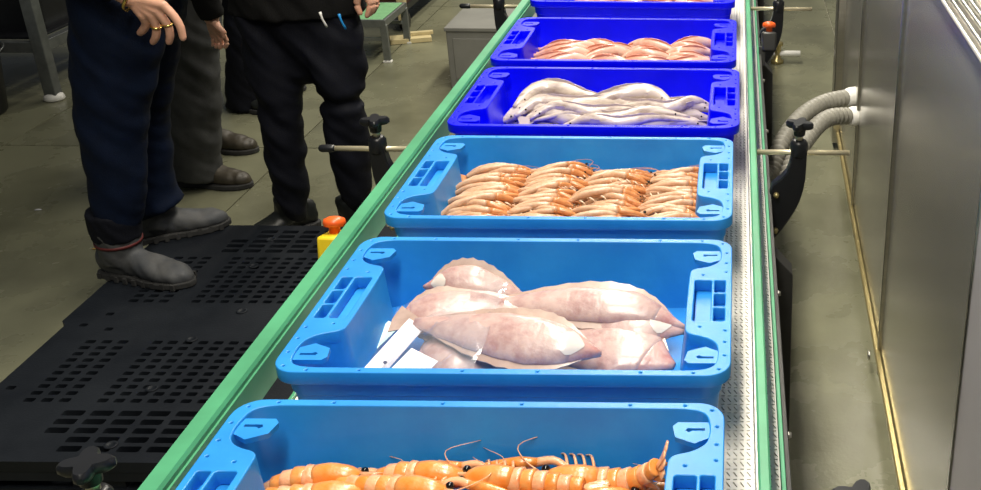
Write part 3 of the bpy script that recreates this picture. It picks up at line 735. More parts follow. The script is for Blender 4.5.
# ---- crate 1: langoustines
def langoustine_proto(curl, claws=True):
    r = empty('langoustine', (0, 0, 0))
    # carapace (head towards +x)
    b = MB(); b.tube([(0, 0, 0.0), (0.018, 0, 0.002), (0.040, 0, 0.001), (0.056, 0, -0.001), (0.066, 0, 0.002)], [(0.0150, 0.0165), (0.0165, 0.018), (0.0150, 0.016), (0.0095, 0.0105), (0.004, 0.004)], 14, 14); b.build('carapace', M_lango, r)
    b = MB(); b.tube([(0.056, 0, 0.006), (0.084, 0, 0.010)], [0.004, 0.0006], 6); b.build('rostrum', M_langopale, r)
    # six tail segments
    p = Vector((0.002, 0, 0)); a = 0.0
    for k in range(6):
        L = 0.0142; d = Vector((-math.cos(a), 0, -math.sin(a))); u = Vector((-math.sin(a), 0, math.cos(a)))
        rr = 0.0158 - 0.0012 * k
        b = MB(); rings = []
        for t, s in ((-0.10, 0.90), (0.05, 0.98), (0.5, 1.03), (0.92, 1.07), (1.0, 1.0), (1.02, 0.86)):
            c = p + d * (L * t)
            rings.append([c + Vector((0, math.cos(2 * math.pi * j / 14) * rr * s * 1.02, 0)) + u * (math.sin(2 * math.pi * j / 14) * rr * s * (0.95 if math.sin(2 * math.pi * j / 14) > 0 else 0.62)) for j in range(14)])
        b.loft(rings)
        for s in (1, -1):   # pointed side flap
            q = p + d * (L * 0.55) + Vector((0, s * rr * 0.92, 0)) - u * 0.004
            b.prism([q + d * 0.006, q - d * 0.006, q - u * 0.013 + d * 0.004 + Vector((0, s * 0.003, 0))], (0, -s * 0.0025, 0))
        b.build('tail_segment', M_lango if k % 2 else M_langopale, r, True, 0, 50)
        p = p + d * L; a += curl
    d = Vector((-math.cos(a), 0, -math.sin(a))); u = Vector((-math.sin(a), 0, math.cos(a)))
    for an in (-44, -20, 0, 20, 44):
        dd = d * math.cos(R(an)) + Vector((0, math.sin(R(an)), 0)); sd = dd.cross(u).normalized()
        b = MB(); rings = []
        for t, w_ in ((0, 0.003), (0.25, 0.0055), (0.7, 0.0072), (0.92, 0.006), (1.0, 0.003)):
            c = p + dd * (0.030 * t) - u * (0.0015 * abs(an) / 20)
            rings.append([c + sd * (w_ * math.cos(2 * math.pi * j / 8)) + u * (0.0013 * math.sin(2 * math.pi * j / 8)) for j in range(8)])
        b.loft(rings); b.build('tail_fan', M_langopale, r)
    for s in (1, -1):
        MB().ball((0.058, s * 0.0085, 0.006), 0.0052, 6).build('eye', M_eye, r)
        if claws:
            b = MB(); b.tube([(0.030, s * 0.012, -0.008), (0.052, s * 0.026, -0.006), (0.074, s * 0.024, -0.008)], [0.0042, 0.0050, 0.0055], 8, 8); arm = b.build('claw_arm', M_langopale, r)
            b = MB(); b.tube([(0.072, s * 0.024, -0.008), (0.092, s * 0.022, -0.008), (0.112, s * 0.020, -0.008), (0.140, s * 0.017, -0.009)], [(0.0050, 0.006), (0.0075, 0.0085), (0.0058, 0.0050), (0.0012, 0.0012)], 8, 10)
            b.tube([(0.104, s * 0.017, -0.006), (0.120, s * 0.011, -0.004), (0.138, s * 0.013, -0.008)], [0.0040, 0.0034, 0.0010], 6, 7); b.build('claw', M_lango, r)
        b = MB(); b.tube([(0.062, s * 0.006, 0.0), (0.085, s * 0.02, 0.003), (0.095, s * 0.040, 0.002), (0.06, s * 0.06, -0.002)], [0.0013, 0.0008, 0.0006, 0.0004], 4, 12); b.build('antenna', M_langopale, r)
        for k in range(4):
            x = 0.034 - 0.010 * k
            b = MB(); b.tube([(x, s * 0.010, -0.010), (x + 0.006, s * 0.028, -0.004), (x + 0.012, s * 0.040, -0.014), (x + 0.02, s * 0.044, -0.022)], [0.0022, 0.0018, 0.0013, 0.0007], 5, 8); b.build('leg', M_langopale, r)
    return r
LA = langoustine_proto(0.16); LB = langoustine_proto(0.02); LC = langoustine_proto(-0.20, True)
GL = 'orange langoustines in the crate'
used = set()
def put_l(P0, x, y, z, rz, rx, ry, label, s=1.0):
    if P0.name in used: o = copy_tree(P0)
    else: o = P0; used.add(P0.name)
    o.location = (x, y, z); o.rotation_euler = (R(rx), R(ry), R(rz)); o.scale = (s, s, s)
    tag(o, label, 'langoustine', GL)
LL = [
 (LA, -0.512, 1.050, 0.766, -2, -6, 0, 'orange langoustine whose tail points at the crate handle, head with black eye', 1.0),
 (LB, -0.500, 1.014, 0.766, 3, -8, 2, 'orange langoustine just beside the one pointing its tail at the crate handle', 1.05),
 (LA, -0.385, 1.052, 0.771, -8, 4, 0, 'orange langoustine with ridged tail in the middle of the back row', 1.0),
 (LB, -0.395, 1.016, 0.777, -14, 10, -4, 'orange langoustine lying across others between the back row ones', 1.05),
 (LB, -0.265, 1.034, 0.777, 172, -12, 4, 'orange langoustine with pale claws in the centre of the heap', 1.05),
 (LC, -0.165, 1.046, 0.767, 176, -22, 0, 'orange langoustine with its tail fan raised beside the belt edge', 1.12),
 (LB, -0.175, 1.004, 0.766, 10, 6, 0, 'orange langoustine in front of the one with raised tail fan', 1.05)]
for q in LL: put_l(*q)
for k, (x, y, rz) in enumerate(((-0.42, 0.975, 6), (-0.30, 0.965, 176), (-0.20, 0.955, -8), (-0.48, 0.925, 170), (-0.36, 0.915, 4), (-0.24, 0.90, 186), (-0.17, 0.87, 80), (-0.45, 0.86, -6), (-0.33, 0.85, 172), (-0.24, 0.83, 10))):
    put_l((LA, LB)[k % 2], x, y, 0.768 + 0.006 * (k % 3), rz, (k * 37) % 21 - 10, 0, 'orange langoustine in the front part of the heap, %s' % where(x), 1.05)
for k in range(15):   # lower layer that carries the top ones
    x = -0.47 + (k % 5) * 0.085
    put_l((LB, LA)[k % 2], x, 0.84 + (k // 5) * 0.075, 0.732, (k * 67) % 50 - 25 + 180 * (k % 2), 0, 0, 'orange langoustine in the bottom layer of the heap, %s' % where(x), 0.92)

# ================================================================== BLACK PERFORATED PALLET
def pallet():
    x0, x1, y0, y1, z1 = -1.85, -1.02, 1.915, 3.135, 0.10
    O2 = ((x0 + x1) / 2, (y0 + y1) / 2, 0)
    r = empty('plastic_pallet', O2); tag(r, 'black plastic pallet with perforated deck on the floor by the conveyor', 'pallet')
    holes = []
    def grid(cx0, cx1, cy0, cy1, nx, ny, fx, fy, skip=()):
        px_, py_ = (cx1 - cx0) / nx, (cy1 - cy0) / ny
        for j in range(ny):
            for i in range(nx):
                if (i, j) in skip: continue
                a, c = cx0 + px_ * (i + 0.5), cy0 + py_ * (j + 0.5)
                holes.append(rrect(a - px_ * fx / 2, c - py_ * fy / 2, a + px_ * fx / 2, c + py_ * fy / 2, min(px_, py_) * 0.10, 2))
    for s in (0, 1):
        Y = (lambda v: v) if s == 0 else (lambda v: y0 + y1 - v)
        A = lambda a, c: (min(Y(a), Y(c)), max(Y(a), Y(c)))
        e0, e1 = A(1.945, 2.115); big_skip = {(0, 0), (0, 1)} if s == 0 else {(0, 3), (0, 4)}
        grid(-1.61, -1.27, e0, e1, 5, 5, 0.76, 0.62, big_skip)
        e0, e1 = A(2.135, 2.43)
        grid(-1.735, -1.605, e0, e1, 3, 10, 0.62, 0.55)
        grid(-1.555, -1.27, e0, e1, 7, 10, 0.62, 0.55)
    for (hx, hy) in ((-1.79, 2.2), (-1.78, 2.5), (-1.70, 2.48), (-1.74, 2.56), (-1.22, 2.5), (-1.24, 2.30), (-1.24, 2.08), (-1.25, 1.98), (-1.22, 2.70), (-1.78, 2.85), (-1.23, 3.0)):
        holes.append(rrect(hx - 0.011, hy - 0.008, hx + 0.011, hy + 0.008, 0.003, 2))
    ol = [(x0 + 0.02, y0), (x1, y0), (x1, y1), (x0, y1), (x0, 2.52), (x0 + 0.02, 2.50)]
    me = plate_mesh([ol] + holes, z1 - 0.028, z1, 0.0)
    for v in me.vertices: v.co -= Vector((O2[0], O2[1], 0))
    link('deck', me, M_pallet, r)
    b = MB(O2)
    for y in (y0 + 0.05, (y0 + y1) / 2, y1 - 0.05): b = MB(O2); b.box(((x0 + x1) / 2, y, 0.010), (x1 - x0 - 0.04, 0.09, 0.02)); b.build('bottom_runner', M_pallet, r, False)
    for x in (x0 + 0.09, (x0 + x1) / 2, x1 - 0.07):
        for y in (y0 + 0.06, (y0 + y1) / 2, y1 - 0.06):
            b = MB(O2); b.box((x, y, 0.046), (0.12, 0.10, 0.054)); b.build('foot_block', M_pallet, r, False)
    b = MB(O2); b.box(((x0 + x1) / 2 + 0.01, y0 + 0.012, 0.060), (x1 - x0 - 0.03, 0.02, 0.030)); b.build('front_lip', M_pallet, r, False)
    for (hx, hy) in ((-1.42, 1.975), (-1.44, 2.20), (-1.45, 2.43), (-1.38, 2.58), (-1.46, 2.85), (-1.48, 3.03)):
        b = MB(O2); b.lathe([(0.015, z1), (0.015, z1 + 0.003), (0.010, z1 + 0.003), (0.009, z1 + 0.001)], (hx, hy, 0), 16); b.build('screw_boss', M_pallet, r)
pallet()

# ================================================================== PEOPLE
def foot_mesh(heel, toe, z0, O2, shaft=None, wide=0.048, high=0.085):
    h, t = Vector(heel), Vector(toe); d = (t - h); L = d.length; d.normalize(); sd = Vector((-d.y, d.x, 0))
    b = MB(O2)
    def c(k, w_, zc, hh): return (h + d * (L * k)) + Vector((0, 0, zc)), w_, hh
    secs = [(0.02, 0.030, 0.050, 0.045), (0.10, 0.036, 0.055, 0.052), (0.25, 0.036, 0.058, 0.056), (0.42, 0.038, 0.052, 0.050), (0.58, wide * 0.95, 0.043, 0.041), (0.74, wide, 0.036, 0.034), (0.88, wide * 0.86, 0.032, 0.029), (0.97, wide * 0.5, 0.027, 0.021), (1.0, wide * 0.2, 0.025, 0.012)]
    rings = []
    for k, w_, zc, hh in secs:
        p = h + d * (L * k) + Vector((0, 0, z0 + zc - h.z))
        rings.append([p + sd * (w_ * math.cos(2 * math.pi * j / 14)) + Vector((0, 0, max(-zc + 0.012, hh * math.sin(2 * math.pi * j / 14)))) for j in range(14)])
    b.loft(rings)
    if shaft: b.tube(shaft[0], shaft[1], 14, 8)
    return b
def sole_part(heel, toe, z0, O2, parent, m, wide=0.050):
    h, t = Vector(heel), Vector(toe); d = t - h; L = d.length; d.normalize(); sd = Vector((-d.y, d.x, 0))
    out = []
    for k, w_ in ((-0.01, 0.020), (0.03, 0.036), (0.15, 0.041), (0.38, 0.036), (0.6, wide), (0.75, wide * 1.06), (0.9, wide * 0.86), (0.985, wide * 0.45), (1.02, wide * 0.15)): out.append((k, w_))
    poly = [(k, w_) for k, w_ in out] + [(k, -w_) for k, w_ in reversed(out)]
    P = [Vector((h.x, h.y, z0 + 0.001)) + d * (L * k) + sd * w_ for k, w_ in poly]
    b = MB(O2); b.prism(P, (0, 0, 0.020)); return b.build('sole', m, parent, True, 0.004, 40)
def boot(parent, O2, heel, toe, z0, shaft_pts, shaft_r, m, cuff=True, stripe=False):
    b = foot_mesh(heel, toe, z0, O2, (shaft_pts, shaft_r), 0.050)
    me = remesh(b, 0.007, 6, 0.004, (14, 14, 26), 3.0)
    o = link('boot', me, m, parent)
    sole_part(heel, toe, z0, O2, o, M_sole)
    h, t = Vector(heel), Vector(toe); d = (t - h).normalized(); sd = Vector((-d.y, d.x, 0)); L = (t - h).length
    for k in range(9):
        for s in (1, -1):
            kk = 0.06 + 0.105 * k; w_ = 0.038 + 0.014 * math.sin(min(1, kk) * 2.6)
            p = Vector((h.x, h.y, z0 + 0.012)) + d * (L * kk) + sd * s * w_
            bb = MB(O2); bb.box(p - sd * s * 0.002, (0.012, 0.006, 0.018), Matrix.Rotation(math.atan2(d.y, d.x), 3, 'Z')); bb.build('tread_lug', M_sole, o, False)
    if cuff:
        top = Vector(shaft_pts[-1]); q = Vector(shaft_pts[-2]); ax = (top - q).normalized()
        b = MB(O2); r_ = shaft_r[-1]; r0 = r_[0] if isinstance(r_, tuple) else r_
        b.tube([top - ax * 0.085, top - ax * 0.04, top + ax * 0.004], [r0 * 0.98, r0 * 1.03, r0 * 1.03], 18, 6)
        link('boot_cuff', remesh(b, 0.006, 4, 0.003, (18, 18, 30), 1.0), M_blackcloth, o)
        if stripe:
            b = MB(O2); b.tube([top - ax * 0.103, top - ax * 0.094], [r0 * 0.935, r0 * 0.95], 20); b.build('stripe', M_red, o)
    return o
def hand_tubes(b, wrist, palm, fingers, thumb, fr=0.0105, pr=(0.020, 0.036)):
    """palm: point at the knuckle row middle"""
    w_, k = Vector(wrist), Vector(palm)
    for i, f in enumerate(fingers):
        f = [Vector(p) for p in f]
        b.tube([w_.lerp(f[0], 0.15), w_.lerp(f[0], 0.6), f[0]], [0.017, 0.0155, fr * 1.18], 10, 6, roundcap=True)
        b.tube(f, [fr * 1.08, fr, fr * 0.95, fr * 0.82], 10, 10, roundcap=True)
    t = [Vector(p) for p in thumb]
    b.tube([w_.lerp(t[0], 0.2), t[0]] , [0.016, fr * 1.25], 10, 5, roundcap=True)
    b.tube(t, [fr * 1.25, fr * 1.1, fr * 0.9], 10, 8, roundcap=True)
def person(root, label, joints, M_leg, M_top, hips_r, legs, torso, head, arms, hem, scale_hand=1.0):
    """legs: list of dict(hip,knee,ankle,end, r=[..]); arms: list of dict(sh,el,wr,hand_fingers,thumb)"""
    r = empty('person', root); tag(r, label, 'person', None); O2 = tuple(root)
    # body: one continuous skin surface
    b = MB(O2)
    tp, tr = torso
    b.tube(tp, [(a * 0.86, c * 0.86) for a, c in tr], 14, 14, up=joints['up'])
    for lg in legs:
        b.tube([lg['hip'], lg['knee'], lg['ankle']], [0.078, 0.056, 0.038], 10, 10)
        d = (Vector(lg['toe']) - Vector(lg['heel'])).normalized()
        b.tube([Vector(lg['ankle']), Vector(lg['heel']) + d * 0.1 + Vector((0, 0, 0.05)), Vector(lg['toe']) - d * 0.05 + Vector((0, 0, 0.035))], [0.034, 0.030, 0.020], 10, 6)
    for ar in arms:
        b.tube([tp[-3], ar['sh']], [0.06, 0.055], 10, 4)
        b.tube([ar['sh'], ar['el'], ar['wr']], [0.050, 0.040, 0.026], 10, 10, roundcap=True)
    hp, fwd = Vector(head[0]), Vector(head[1]).normalized(); sd = Vector((-fwd.y, fwd.x, 0))
    b.tube([tp[-1], hp - Vector((0, 0, 0.06))], [0.052, 0.055], 12, 4)
    b.tube([hp + Vector((0, 0, -0.115)) + fwd * 0.045, hp + Vector((0, 0, -0.06)) + fwd * 0.02, hp, hp + Vector((0, 0, 0.07)) - fwd * 0.01, hp + Vector((0, 0, 0.115)) - fwd * 0.015], [(0.034, 0.045), (0.060, 0.078), (0.074, 0.094), (0.070, 0.090), (0.040, 0.055)], 14, 12, up=tuple(fwd), roundcap=True)
    b.tube([hp + fwd * 0.085 + Vector((0, 0, 0.02)), hp + fwd * 0.115 + Vector((0, 0, -0.025))], [0.010, 0.016], 8, 4, roundcap=True)
    for s in (1, -1): b.tube([hp + sd * s * 0.076 + Vector((0, 0, 0.02)), hp + sd * s * 0.080 + Vector((0, 0, -0.03))], [(0.010, 0.018), (0.008, 0.012)], 8, 4, up=tuple(fwd), roundcap=True)
    b.tube([hp + fwd * 0.088 + sd * 0.024 + Vector((0, 0, -0.06)), hp + fwd * 0.097 + Vector((0, 0, -0.06)), hp + fwd * 0.088 - sd * 0.024 + Vector((0, 0, -0.06))], [0.006, 0.008, 0.006], 8, 6, roundcap=True)
    me = remesh(b, 0.013, 4)
    if any(a.get('fingers') for a in arms):
        hb = MB(O2)
        for ar in arms:
            if ar.get('fingers'):
                hand_tubes(hb, ar['wr'], ar['palm'], ar['fingers'], ar['thumb'], ar.get('fr', 0.0105))
                e = Vector(ar['el']).lerp(Vector(ar['wr']), 0.7); hb.tube([e, Vector(ar['wr'])], [0.030, 0.026], 12, 4, roundcap=True)
        hm = remesh(hb, 0.0032, 4)
        bm = bmesh.new(); bm.from_mesh(me); bm.from_mesh(hm); bm.to_mesh(me); bm.free(); me.shade_smooth()
    body = link('body', me, M_skin, r)
    for s in (1, -1):
        MB(O2).ball(hp + fwd * 0.084 + sd * s * 0.031 + Vector((0, 0, 0.012)), 0.011, 8).build('eye', M_eye, r)
    b = MB(O2); b.tube([hp - fwd * 0.045 + Vector((0, 0, -0.06)), hp - fwd * 0.035 + Vector((0, 0, 0.03)), hp - fwd * 0.012 + Vector((0, 0, 0.10)), hp + Vector((0, 0, 0.130))], [(0.066, 0.060), (0.080, 0.072), (0.078, 0.092), (0.035, 0.045)], 14, 10, up=tuple(fwd), roundcap=True)
    link('hair', remesh(b, 0.010, 3, 0.004, (40, 40, 40)), M_hair, r)
    # trousers
    b = MB(O2)
    for lg in legs:
        b.tube([lg['hip'], lg['knee'], lg['ankle'], lg['end']], lg['r'], 16, 18, roundcap=False)
    b.tube(hips_r[0], hips_r[1], 18, 8, up=joints['up'], roundcap=True)
    tro = link('trousers', remesh(b, 0.0085, 8, lg.get('wr', 0.012), (5.5, 5.5, 11), root[0] * 3), M_leg, r)
    # top
    b = MB(O2)
    b.tube([hem] + list(tp[1:]), [(tr[0][0] * 1.12, tr[0][1] * 1.14)] + [(a * 1.05, c * 1.06) for a, c in tr[1:]], 18, 14, up=joints['up'])
    for ar in arms:
        b.tube([tp[-3], ar['sh']], [0.075, 0.068], 12, 4)
        b.tube([ar['sh'], ar['el'], Vector(ar['el']).lerp(Vector(ar['wr']), ar.get('slv', 0.92))], [0.068, 0.056, 0.041], 12, 12)
    link('top', remesh(b, 0.0095, 6, 0.008, (8, 8, 14), root[1]), M_top, r)
    return r, tro

V = Vector
# --- person 1: navy work clothes, grey rubber boots, standing on the pallet in side view
D1 = 2.66
fing = lambda D, *ps: [ony(p[0], p[1], D + (p[2] if len(p) > 2 else 0)) for p in ps]
root1 = V((-1.76, 2.90, 0.10))
l1 = dict(hip=ony(120, -14, 2.80), knee=ony(113, 110, 2.79), ankle=ony(118, 195, 2.78), end=V((-1.800, 2.78, 0.262)), heel=V((-1.885, 2.80, 0.1)), toe=V((-1.585, 2.725, 0.1)), r=[0.126, 0.096, 0.070, 0.056], wr=0.007)
l2 = dict(hip=ony(140, -14, 2.96), knee=ony(138, 110, 3.0), ankle=ony(150, 188, 3.03), end=V((-1.81, 3.035, 0.205)), heel=V((-1.92, 2.985, 0.1)), toe=V((-1.665, 3.15, 0.1)), r=[0.125, 0.088, 0.078, 0.076], wr=0.008)
wr1 = ony(131, -2, D1)
a1 = dict(sh=V((-1.66, 2.70, 1.42)), el=V((-1.70, 2.60, 1.14)), wr=wr1, palm=ony(155, 9, D1), slv=0.86, fr=0.0112,
          fingers=[fing(D1, (163, 5), (173, 15), (180, 26), (183, 38)), fing(D1, (157, 11), (167, 24, 0.005), (170, 35, 0.01), (169, 42, 0.015)),
                   fing(D1, (151, 15), (156, 26, 0.008), (156, 36, 0.014), (153, 42, 0.02)), fing(D1, (143, 16), (146, 24, 0.012), (143, 30, 0.02), (140, 33, 0.026))],
          thumb=fing(D1, (152, 8, 0.035), (164, 20, 0.05), (170, 30, 0.055)))
a1b = dict(sh=V((-1.66, 3.08, 1.42)), el=V((-1.66, 3.17, 1.16)), wr=V((-1.50, 3.10, 1.22)), palm=V((-1.43, 3.06, 1.24)),
           fingers=[[V((-1.42, 3.03 + 0.02 * k, 1.24)), V((-1.38, 3.02 + 0.02 * k, 1.25)), V((-1.36, 3.01 + 0.02 * k, 1.24)), V((-1.345, 3.00 + 0.02 * k, 1.22))] for k in range(4)], thumb=[V((-1.46, 3.04, 1.26)), V((-1.43, 3.02, 1.28)), V((-1.40, 3.01, 1.29))])
p1, t1 = person(root1, 'person in navy work clothes and grey rubber boots with gold rings, standing on black pallet', dict(up=(1, 0, 0)), M_navy, M_navyj,
    ([V((-1.665, 2.885, 0.88)), V((-1.66, 2.885, 1.0)), V((-1.655, 2.885, 1.08))], [(0.16, 0.115), (0.175, 0.125), (0.17, 0.12)]), [l1, l2],
    ([V((-1.645, 2.885, 0.98)), V((-1.64, 2.885, 1.12)), V((-1.64, 2.885, 1.28)), V((-1.645, 2.885, 1.42)), V((-1.64, 2.885, 1.52))], [(0.18, 0.135), (0.175, 0.13), (0.20, 0.14), (0.19, 0.12), (0.07, 0.07)]),
    (V((-1.60, 2.885, 1.70)), V((1, -0.1, 0))), [a1, a1b], V((-1.645, 2.885, 0.93)))
boot(p1, tuple(root1), l1['heel'], l1['toe'], 0.1, [V((-1.815, 2.783, 0.15)), V((-1.808, 2.782, 0.22)), V((-1.805, 2.78, 0.318))], [0.054, 0.064, 0.069], M_boot, True, True)
boot(p1, tuple(root1), l2['heel'], l2['toe'], 0.1, [V((-1.84, 3.035, 0.15)), V((-1.825, 3.035, 0.22)), V((-1.815, 3.035, 0.27))], [0.050, 0.056, 0.054], M_boot, False)
# rings, bracelet
def ring_on(parent, O2, a, c, r, m, nm='ring', t=0.002):
    a, c = V(a), V(c); d = (c - a).normalized(); x = d.orthogonal().normalized(); y = d.cross(x); b = MB(O2)
    rings = []
    n = 18; pts = [a + x * (r * math.cos(2 * math.pi * j / n)) + y * (r * math.sin(2 * math.pi * j / n)) for j in range(n)]
    for j in range(n):
        o_ = (pts[j] - a).normalized()
        rings.append([pts[j] + o_ * (t * math.cos(2 * math.pi * q / 6)) + d * (t * 1.5 * math.sin(2 * math.pi * q / 6)) for q in range(6)])
    rings.append(rings[0]); b.loft(rings, caps=False); return b.build(nm, m, parent)
ring_on(p1, tuple(root1), ony(167.3, 24.5, D1 + 0.006), ony(169.5, 33, D1 + 0.009), 0.0118, M_gold)
ring_on(p1, tuple(root1), ony(156.0, 26.5, D1 + 0.008), ony(156.2, 34, D1 + 0.013), 0.0118, M_gold)
ring_on(p1, tuple(root1), ony(131, -1, D1), ony(143, 5, D1), 0.033, M_gold, 'bracelet', 0.003)

# --- person 3: black sweater, dark baggy trousers, facing the camera side
D3 = 3.27
P3 = lambda x, y, dd=0.0: ony(x, y, D3 + dd)
g1 = dict(hip=P3(272, 10), knee=P3(279, 106, -0.03), ankle=P3(291, 185), end=P3(292, 218, 0.02), r=[0.112, 0.072, 0.057, 0.047], wr=0.015)
g2 = dict(hip=P3(325, 10), knee=P3(343, 100, -0.03), ankle=P3(354, 180), end=P3(353, 212, 0.02), r=[0.112, 0.074, 0.060, 0.050], wr=0.015)
f1 = g1['end'].copy(); f1.z = 0; f2 = g2['end'].copy(); f2.z = 0
g1['heel'] = f1 + V((0.055, 0.075, 0)); g1['toe'] = f1 + V((-0.11, -0.10, 0)); g2['heel'] = f2 + V((-0.01, 0.085, 0)); g2['toe'] = f2 + V((0.12, -0.115, 0))
hc = (g1['hip'] + g2['hip']) / 2
root3 = V(((f1.x + f2.x) / 2, D3, 0))
hz = hc.z
wr3 = P3(357, -22, -0.05)
a3 = dict(sh=hc + V((0.20, 0, 0.60)), el=hc + V((0.29, -0.02, 0.30)), wr=wr3, palm=P3(363, -4, -0.06), slv=0.95, fr=0.010,
          fingers=[fing(D3 - 0.06, (366, -4), (370, 4), (369, 10), (367, 16)), fing(D3 - 0.05, (370, -4), (374, 3), (373, 9), (370, 14)), fing(D3 - 0.03, (372, -5), (376, 3), (375, 8), (373, 12)), fing(D3 - 0.01, (374, -6), (377, 1), (376, 6), (374, 9))],
          thumb=fing(D3 - 0.075, (358, -4), (357, 5), (360, 13)))
wr3b = P3(211, 17, 0.10)
a3b = dict(sh=hc + V((-0.21, 0, 0.60)), el=hc + V((-0.33, 0.03, 0.30)), wr=wr3b, palm=P3(216, 31, 0.1), slv=1.0, fr=0.0085,
           fingers=[fing(D3 + 0.10, (220, 32), (225, 38), (227, 43), (225, 47)), fing(D3 + 0.11, (217, 33), (221, 40), (222, 45), (220, 48)), fing(D3 + 0.12, (215, 33), (217, 40), (218, 45), (216, 47)), fing(D3 + 0.13, (212, 32), (213, 39), (214, 43), (213, 45))],
           thumb=fing(D3 + 0.08, (219, 28), (224, 33), (224, 37)))
p3, t3 = person(root3, 'person in black sweater and baggy dark trousers with zip pockets', dict(up=(0, -1, 0)), M_blackcloth, M_sweater,
    ([hc + V((0, 0, -0.14)), hc + V((0, 0, 0.0)), hc + V((0, 0, 0.10))], [(0.12, 0.10), (0.185, 0.125), (0.175, 0.12)]), [g1, g2],
    ([hc + V((0, 0, 0.05)), hc + V((0, 0, 0.22)), hc + V((0, 0, 0.42)), hc + V((0, 0, 0.58)), hc + V((0, 0, 0.70))], [(0.19, 0.13), (0.18, 0.125), (0.20, 0.13), (0.20, 0.11), (0.07, 0.07)]),
    (hc + V((-0.01, -0.05, 0.88)), V((-0.3, -1, 0))), [a3, a3b], hc + V((0, 0, -0.005)))
for g in (g1, g2):
    c = g['end']
    boot(p3, tuple(root3), g['heel'], g['toe'], 0.0, [V((c.x, c.y, 0.05)), V((c.x, c.y, 0.09)), V((c.x, c.y, 0.14))], [0.046, 0.05, 0.052], M_blackshoe, False)
for (x, y, m) in ((320, 12, M_white), (339, 14, mat('blue tag', (0.02, 0.30, 0.75), 0.5))):
    q = P3(x, y, -0.17); b = MB(tuple(root3)); b.tube([q, q + V((0.004, 0, -0.022)), q + V((0.010, 0.01, -0.048))], [0.0045, 0.003, 0.004], 8, 6); b.build('zip_pull', m, p3)

# --- person 2: grey trousers, brown and black shoes, behind
D2 = 3.68
P2 = lambda x, y, dd=0.0: ony(x, y, D2 + dd)
k1 = dict(hip=V((-1.95, 3.70, 0.93)), knee=P2(190, 85), ankle=P2(194, 150), end=P2(196, 176), r=[0.135, 0.105, 0.092, 0.090], heel=V((-2.115, 3.70, 0)), toe=V((-1.83, 3.675, 0)), wr=0.010)
k2 = dict(hip=V((-1.97, 3.88, 0.93)), knee=ony(192, 70, 3.95), ankle=ony(202, 122, 4.02), end=ony(206, 142, 4.04), r=[0.125, 0.09, 0.07, 0.07], heel=V((-2.21, 4.05, 0)), toe=V((-1.975, 4.04, 0)), wr=0.010)
k2['toe'] = V((-1.955, 4.03, 0)); 
root2 = V((-2.0, 3.85, 0))
a2 = dict(sh=V((-1.95, 3.56, 1.40)), el=V((-2.02, 3.52, 1.12)), wr=V((-1.86, 3.60, 0.98)))
a2b = dict(sh=V((-1.95, 3.99, 1.40)), el=V((-2.0, 4.08, 1.12)), wr=V((-1.83, 4.0, 0.98)))
p2, t2 = person(root2, 'person in grey trousers and leather shoes standing behind the one in navy', dict(up=(1, 0, 0)), M_grey, M_sweater,
    ([V((-1.95, 3.79, 0.80)), V((-1.945, 3.79, 0.95)), V((-1.945, 3.79, 1.02))], [(0.15, 0.12), (0.18, 0.13), (0.17, 0.12)]), [k1, k2],
    ([V((-1.945, 3.79, 0.95)), V((-1.945, 3.79, 1.1)), V((-1.945, 3.79, 1.26)), V((-1.945, 3.79, 1.4)), V((-1.94, 3.79, 1.5))], [(0.17, 0.125), (0.165, 0.12), (0.19, 0.13), (0.19, 0.115), (0.07, 0.07)]),
    (V((-1.90, 3.79, 1.68)), V((1, -0.2, 0))), [a2, a2b], V((-1.945, 3.79, 0.86)))
def shoe(parent, O2, heel, toe, m):
    b = foot_mesh(heel, toe, 0.0, O2, None, 0.046)
    o = link('shoe', remesh(b, 0.006, 4, 0.003, (20, 20, 20)), m, parent)
    sole_part(heel, toe, 0.0, O2, o, M_sole)
    h, t = V(heel), V(toe); d = (t - h); sd = V((-d.y, d.x, 0)).normalized()
    for k in range(4):
        p = h + d * (0.40 + 0.075 * k) + V((0, 0, 0.100 - 0.009 * k))
        bb = MB(O2); bb.tube([p - sd * 0.026 + V((0, 0, -0.010)), p + V((0, 0, 0.002)), p + sd * 0.026 + V((0, 0, -0.010))], [0.003, 0.0032, 0.003], 6, 6); bb.build('lace', M_grey, o)
shoe(p2, tuple(root2), k1['heel'], k1['toe'], M_brownshoe)
shoe(p2, tuple(root2), k2['heel'], k2['toe'], M_brownshoe)

# --- person 4: dark clothes, farthest, mostly hidden
n1 = dict(hip=V((-2.20, 4.62, 0.92)), knee=ony(246, 15, 4.56), ankle=ony(246, 92, 4.56), end=ony(246, 107, 4.56), r=[0.13, 0.095, 0.085, 0.085], heel=ony(246, 107, 4.56) * 1.0 + V((-0.09, 0.04, 0)), toe=ony(246, 107, 4.56) + V((0.15, -0.06, 0)), wr=0.01)
n2 = dict(hip=V((-2.10, 4.78, 0.92)), knee=V((-2.14, 4.80, 0.50)), ankle=V((-2.22, 4.86, 0.15)), end=V((-2.22, 4.86, 0.05)), r=[0.13, 0.095, 0.085, 0.085], heel=V((-2.30, 4.89, 0)), toe=V((-2.06, 4.82, 0)), wr=0.01)
for q_ in ('heel', 'toe'): n1[q_].z = 0
root4 = V((-2.2, 4.7, 0)); c4 = V((-2.15, 4.70, 0))
a4 = dict(sh=c4 + V((0.08, -0.2, 1.40)), el=c4 + V((0.05, -0.26, 1.12)), wr=c4 + V((0.2, -0.2, 0.98)))
a4b = dict(sh=c4 + V((0.02, 0.2, 1.40)), el=c4 + V((0.0, 0.27, 1.12)), wr=c4 + V((0.16, 0.22, 0.98)))
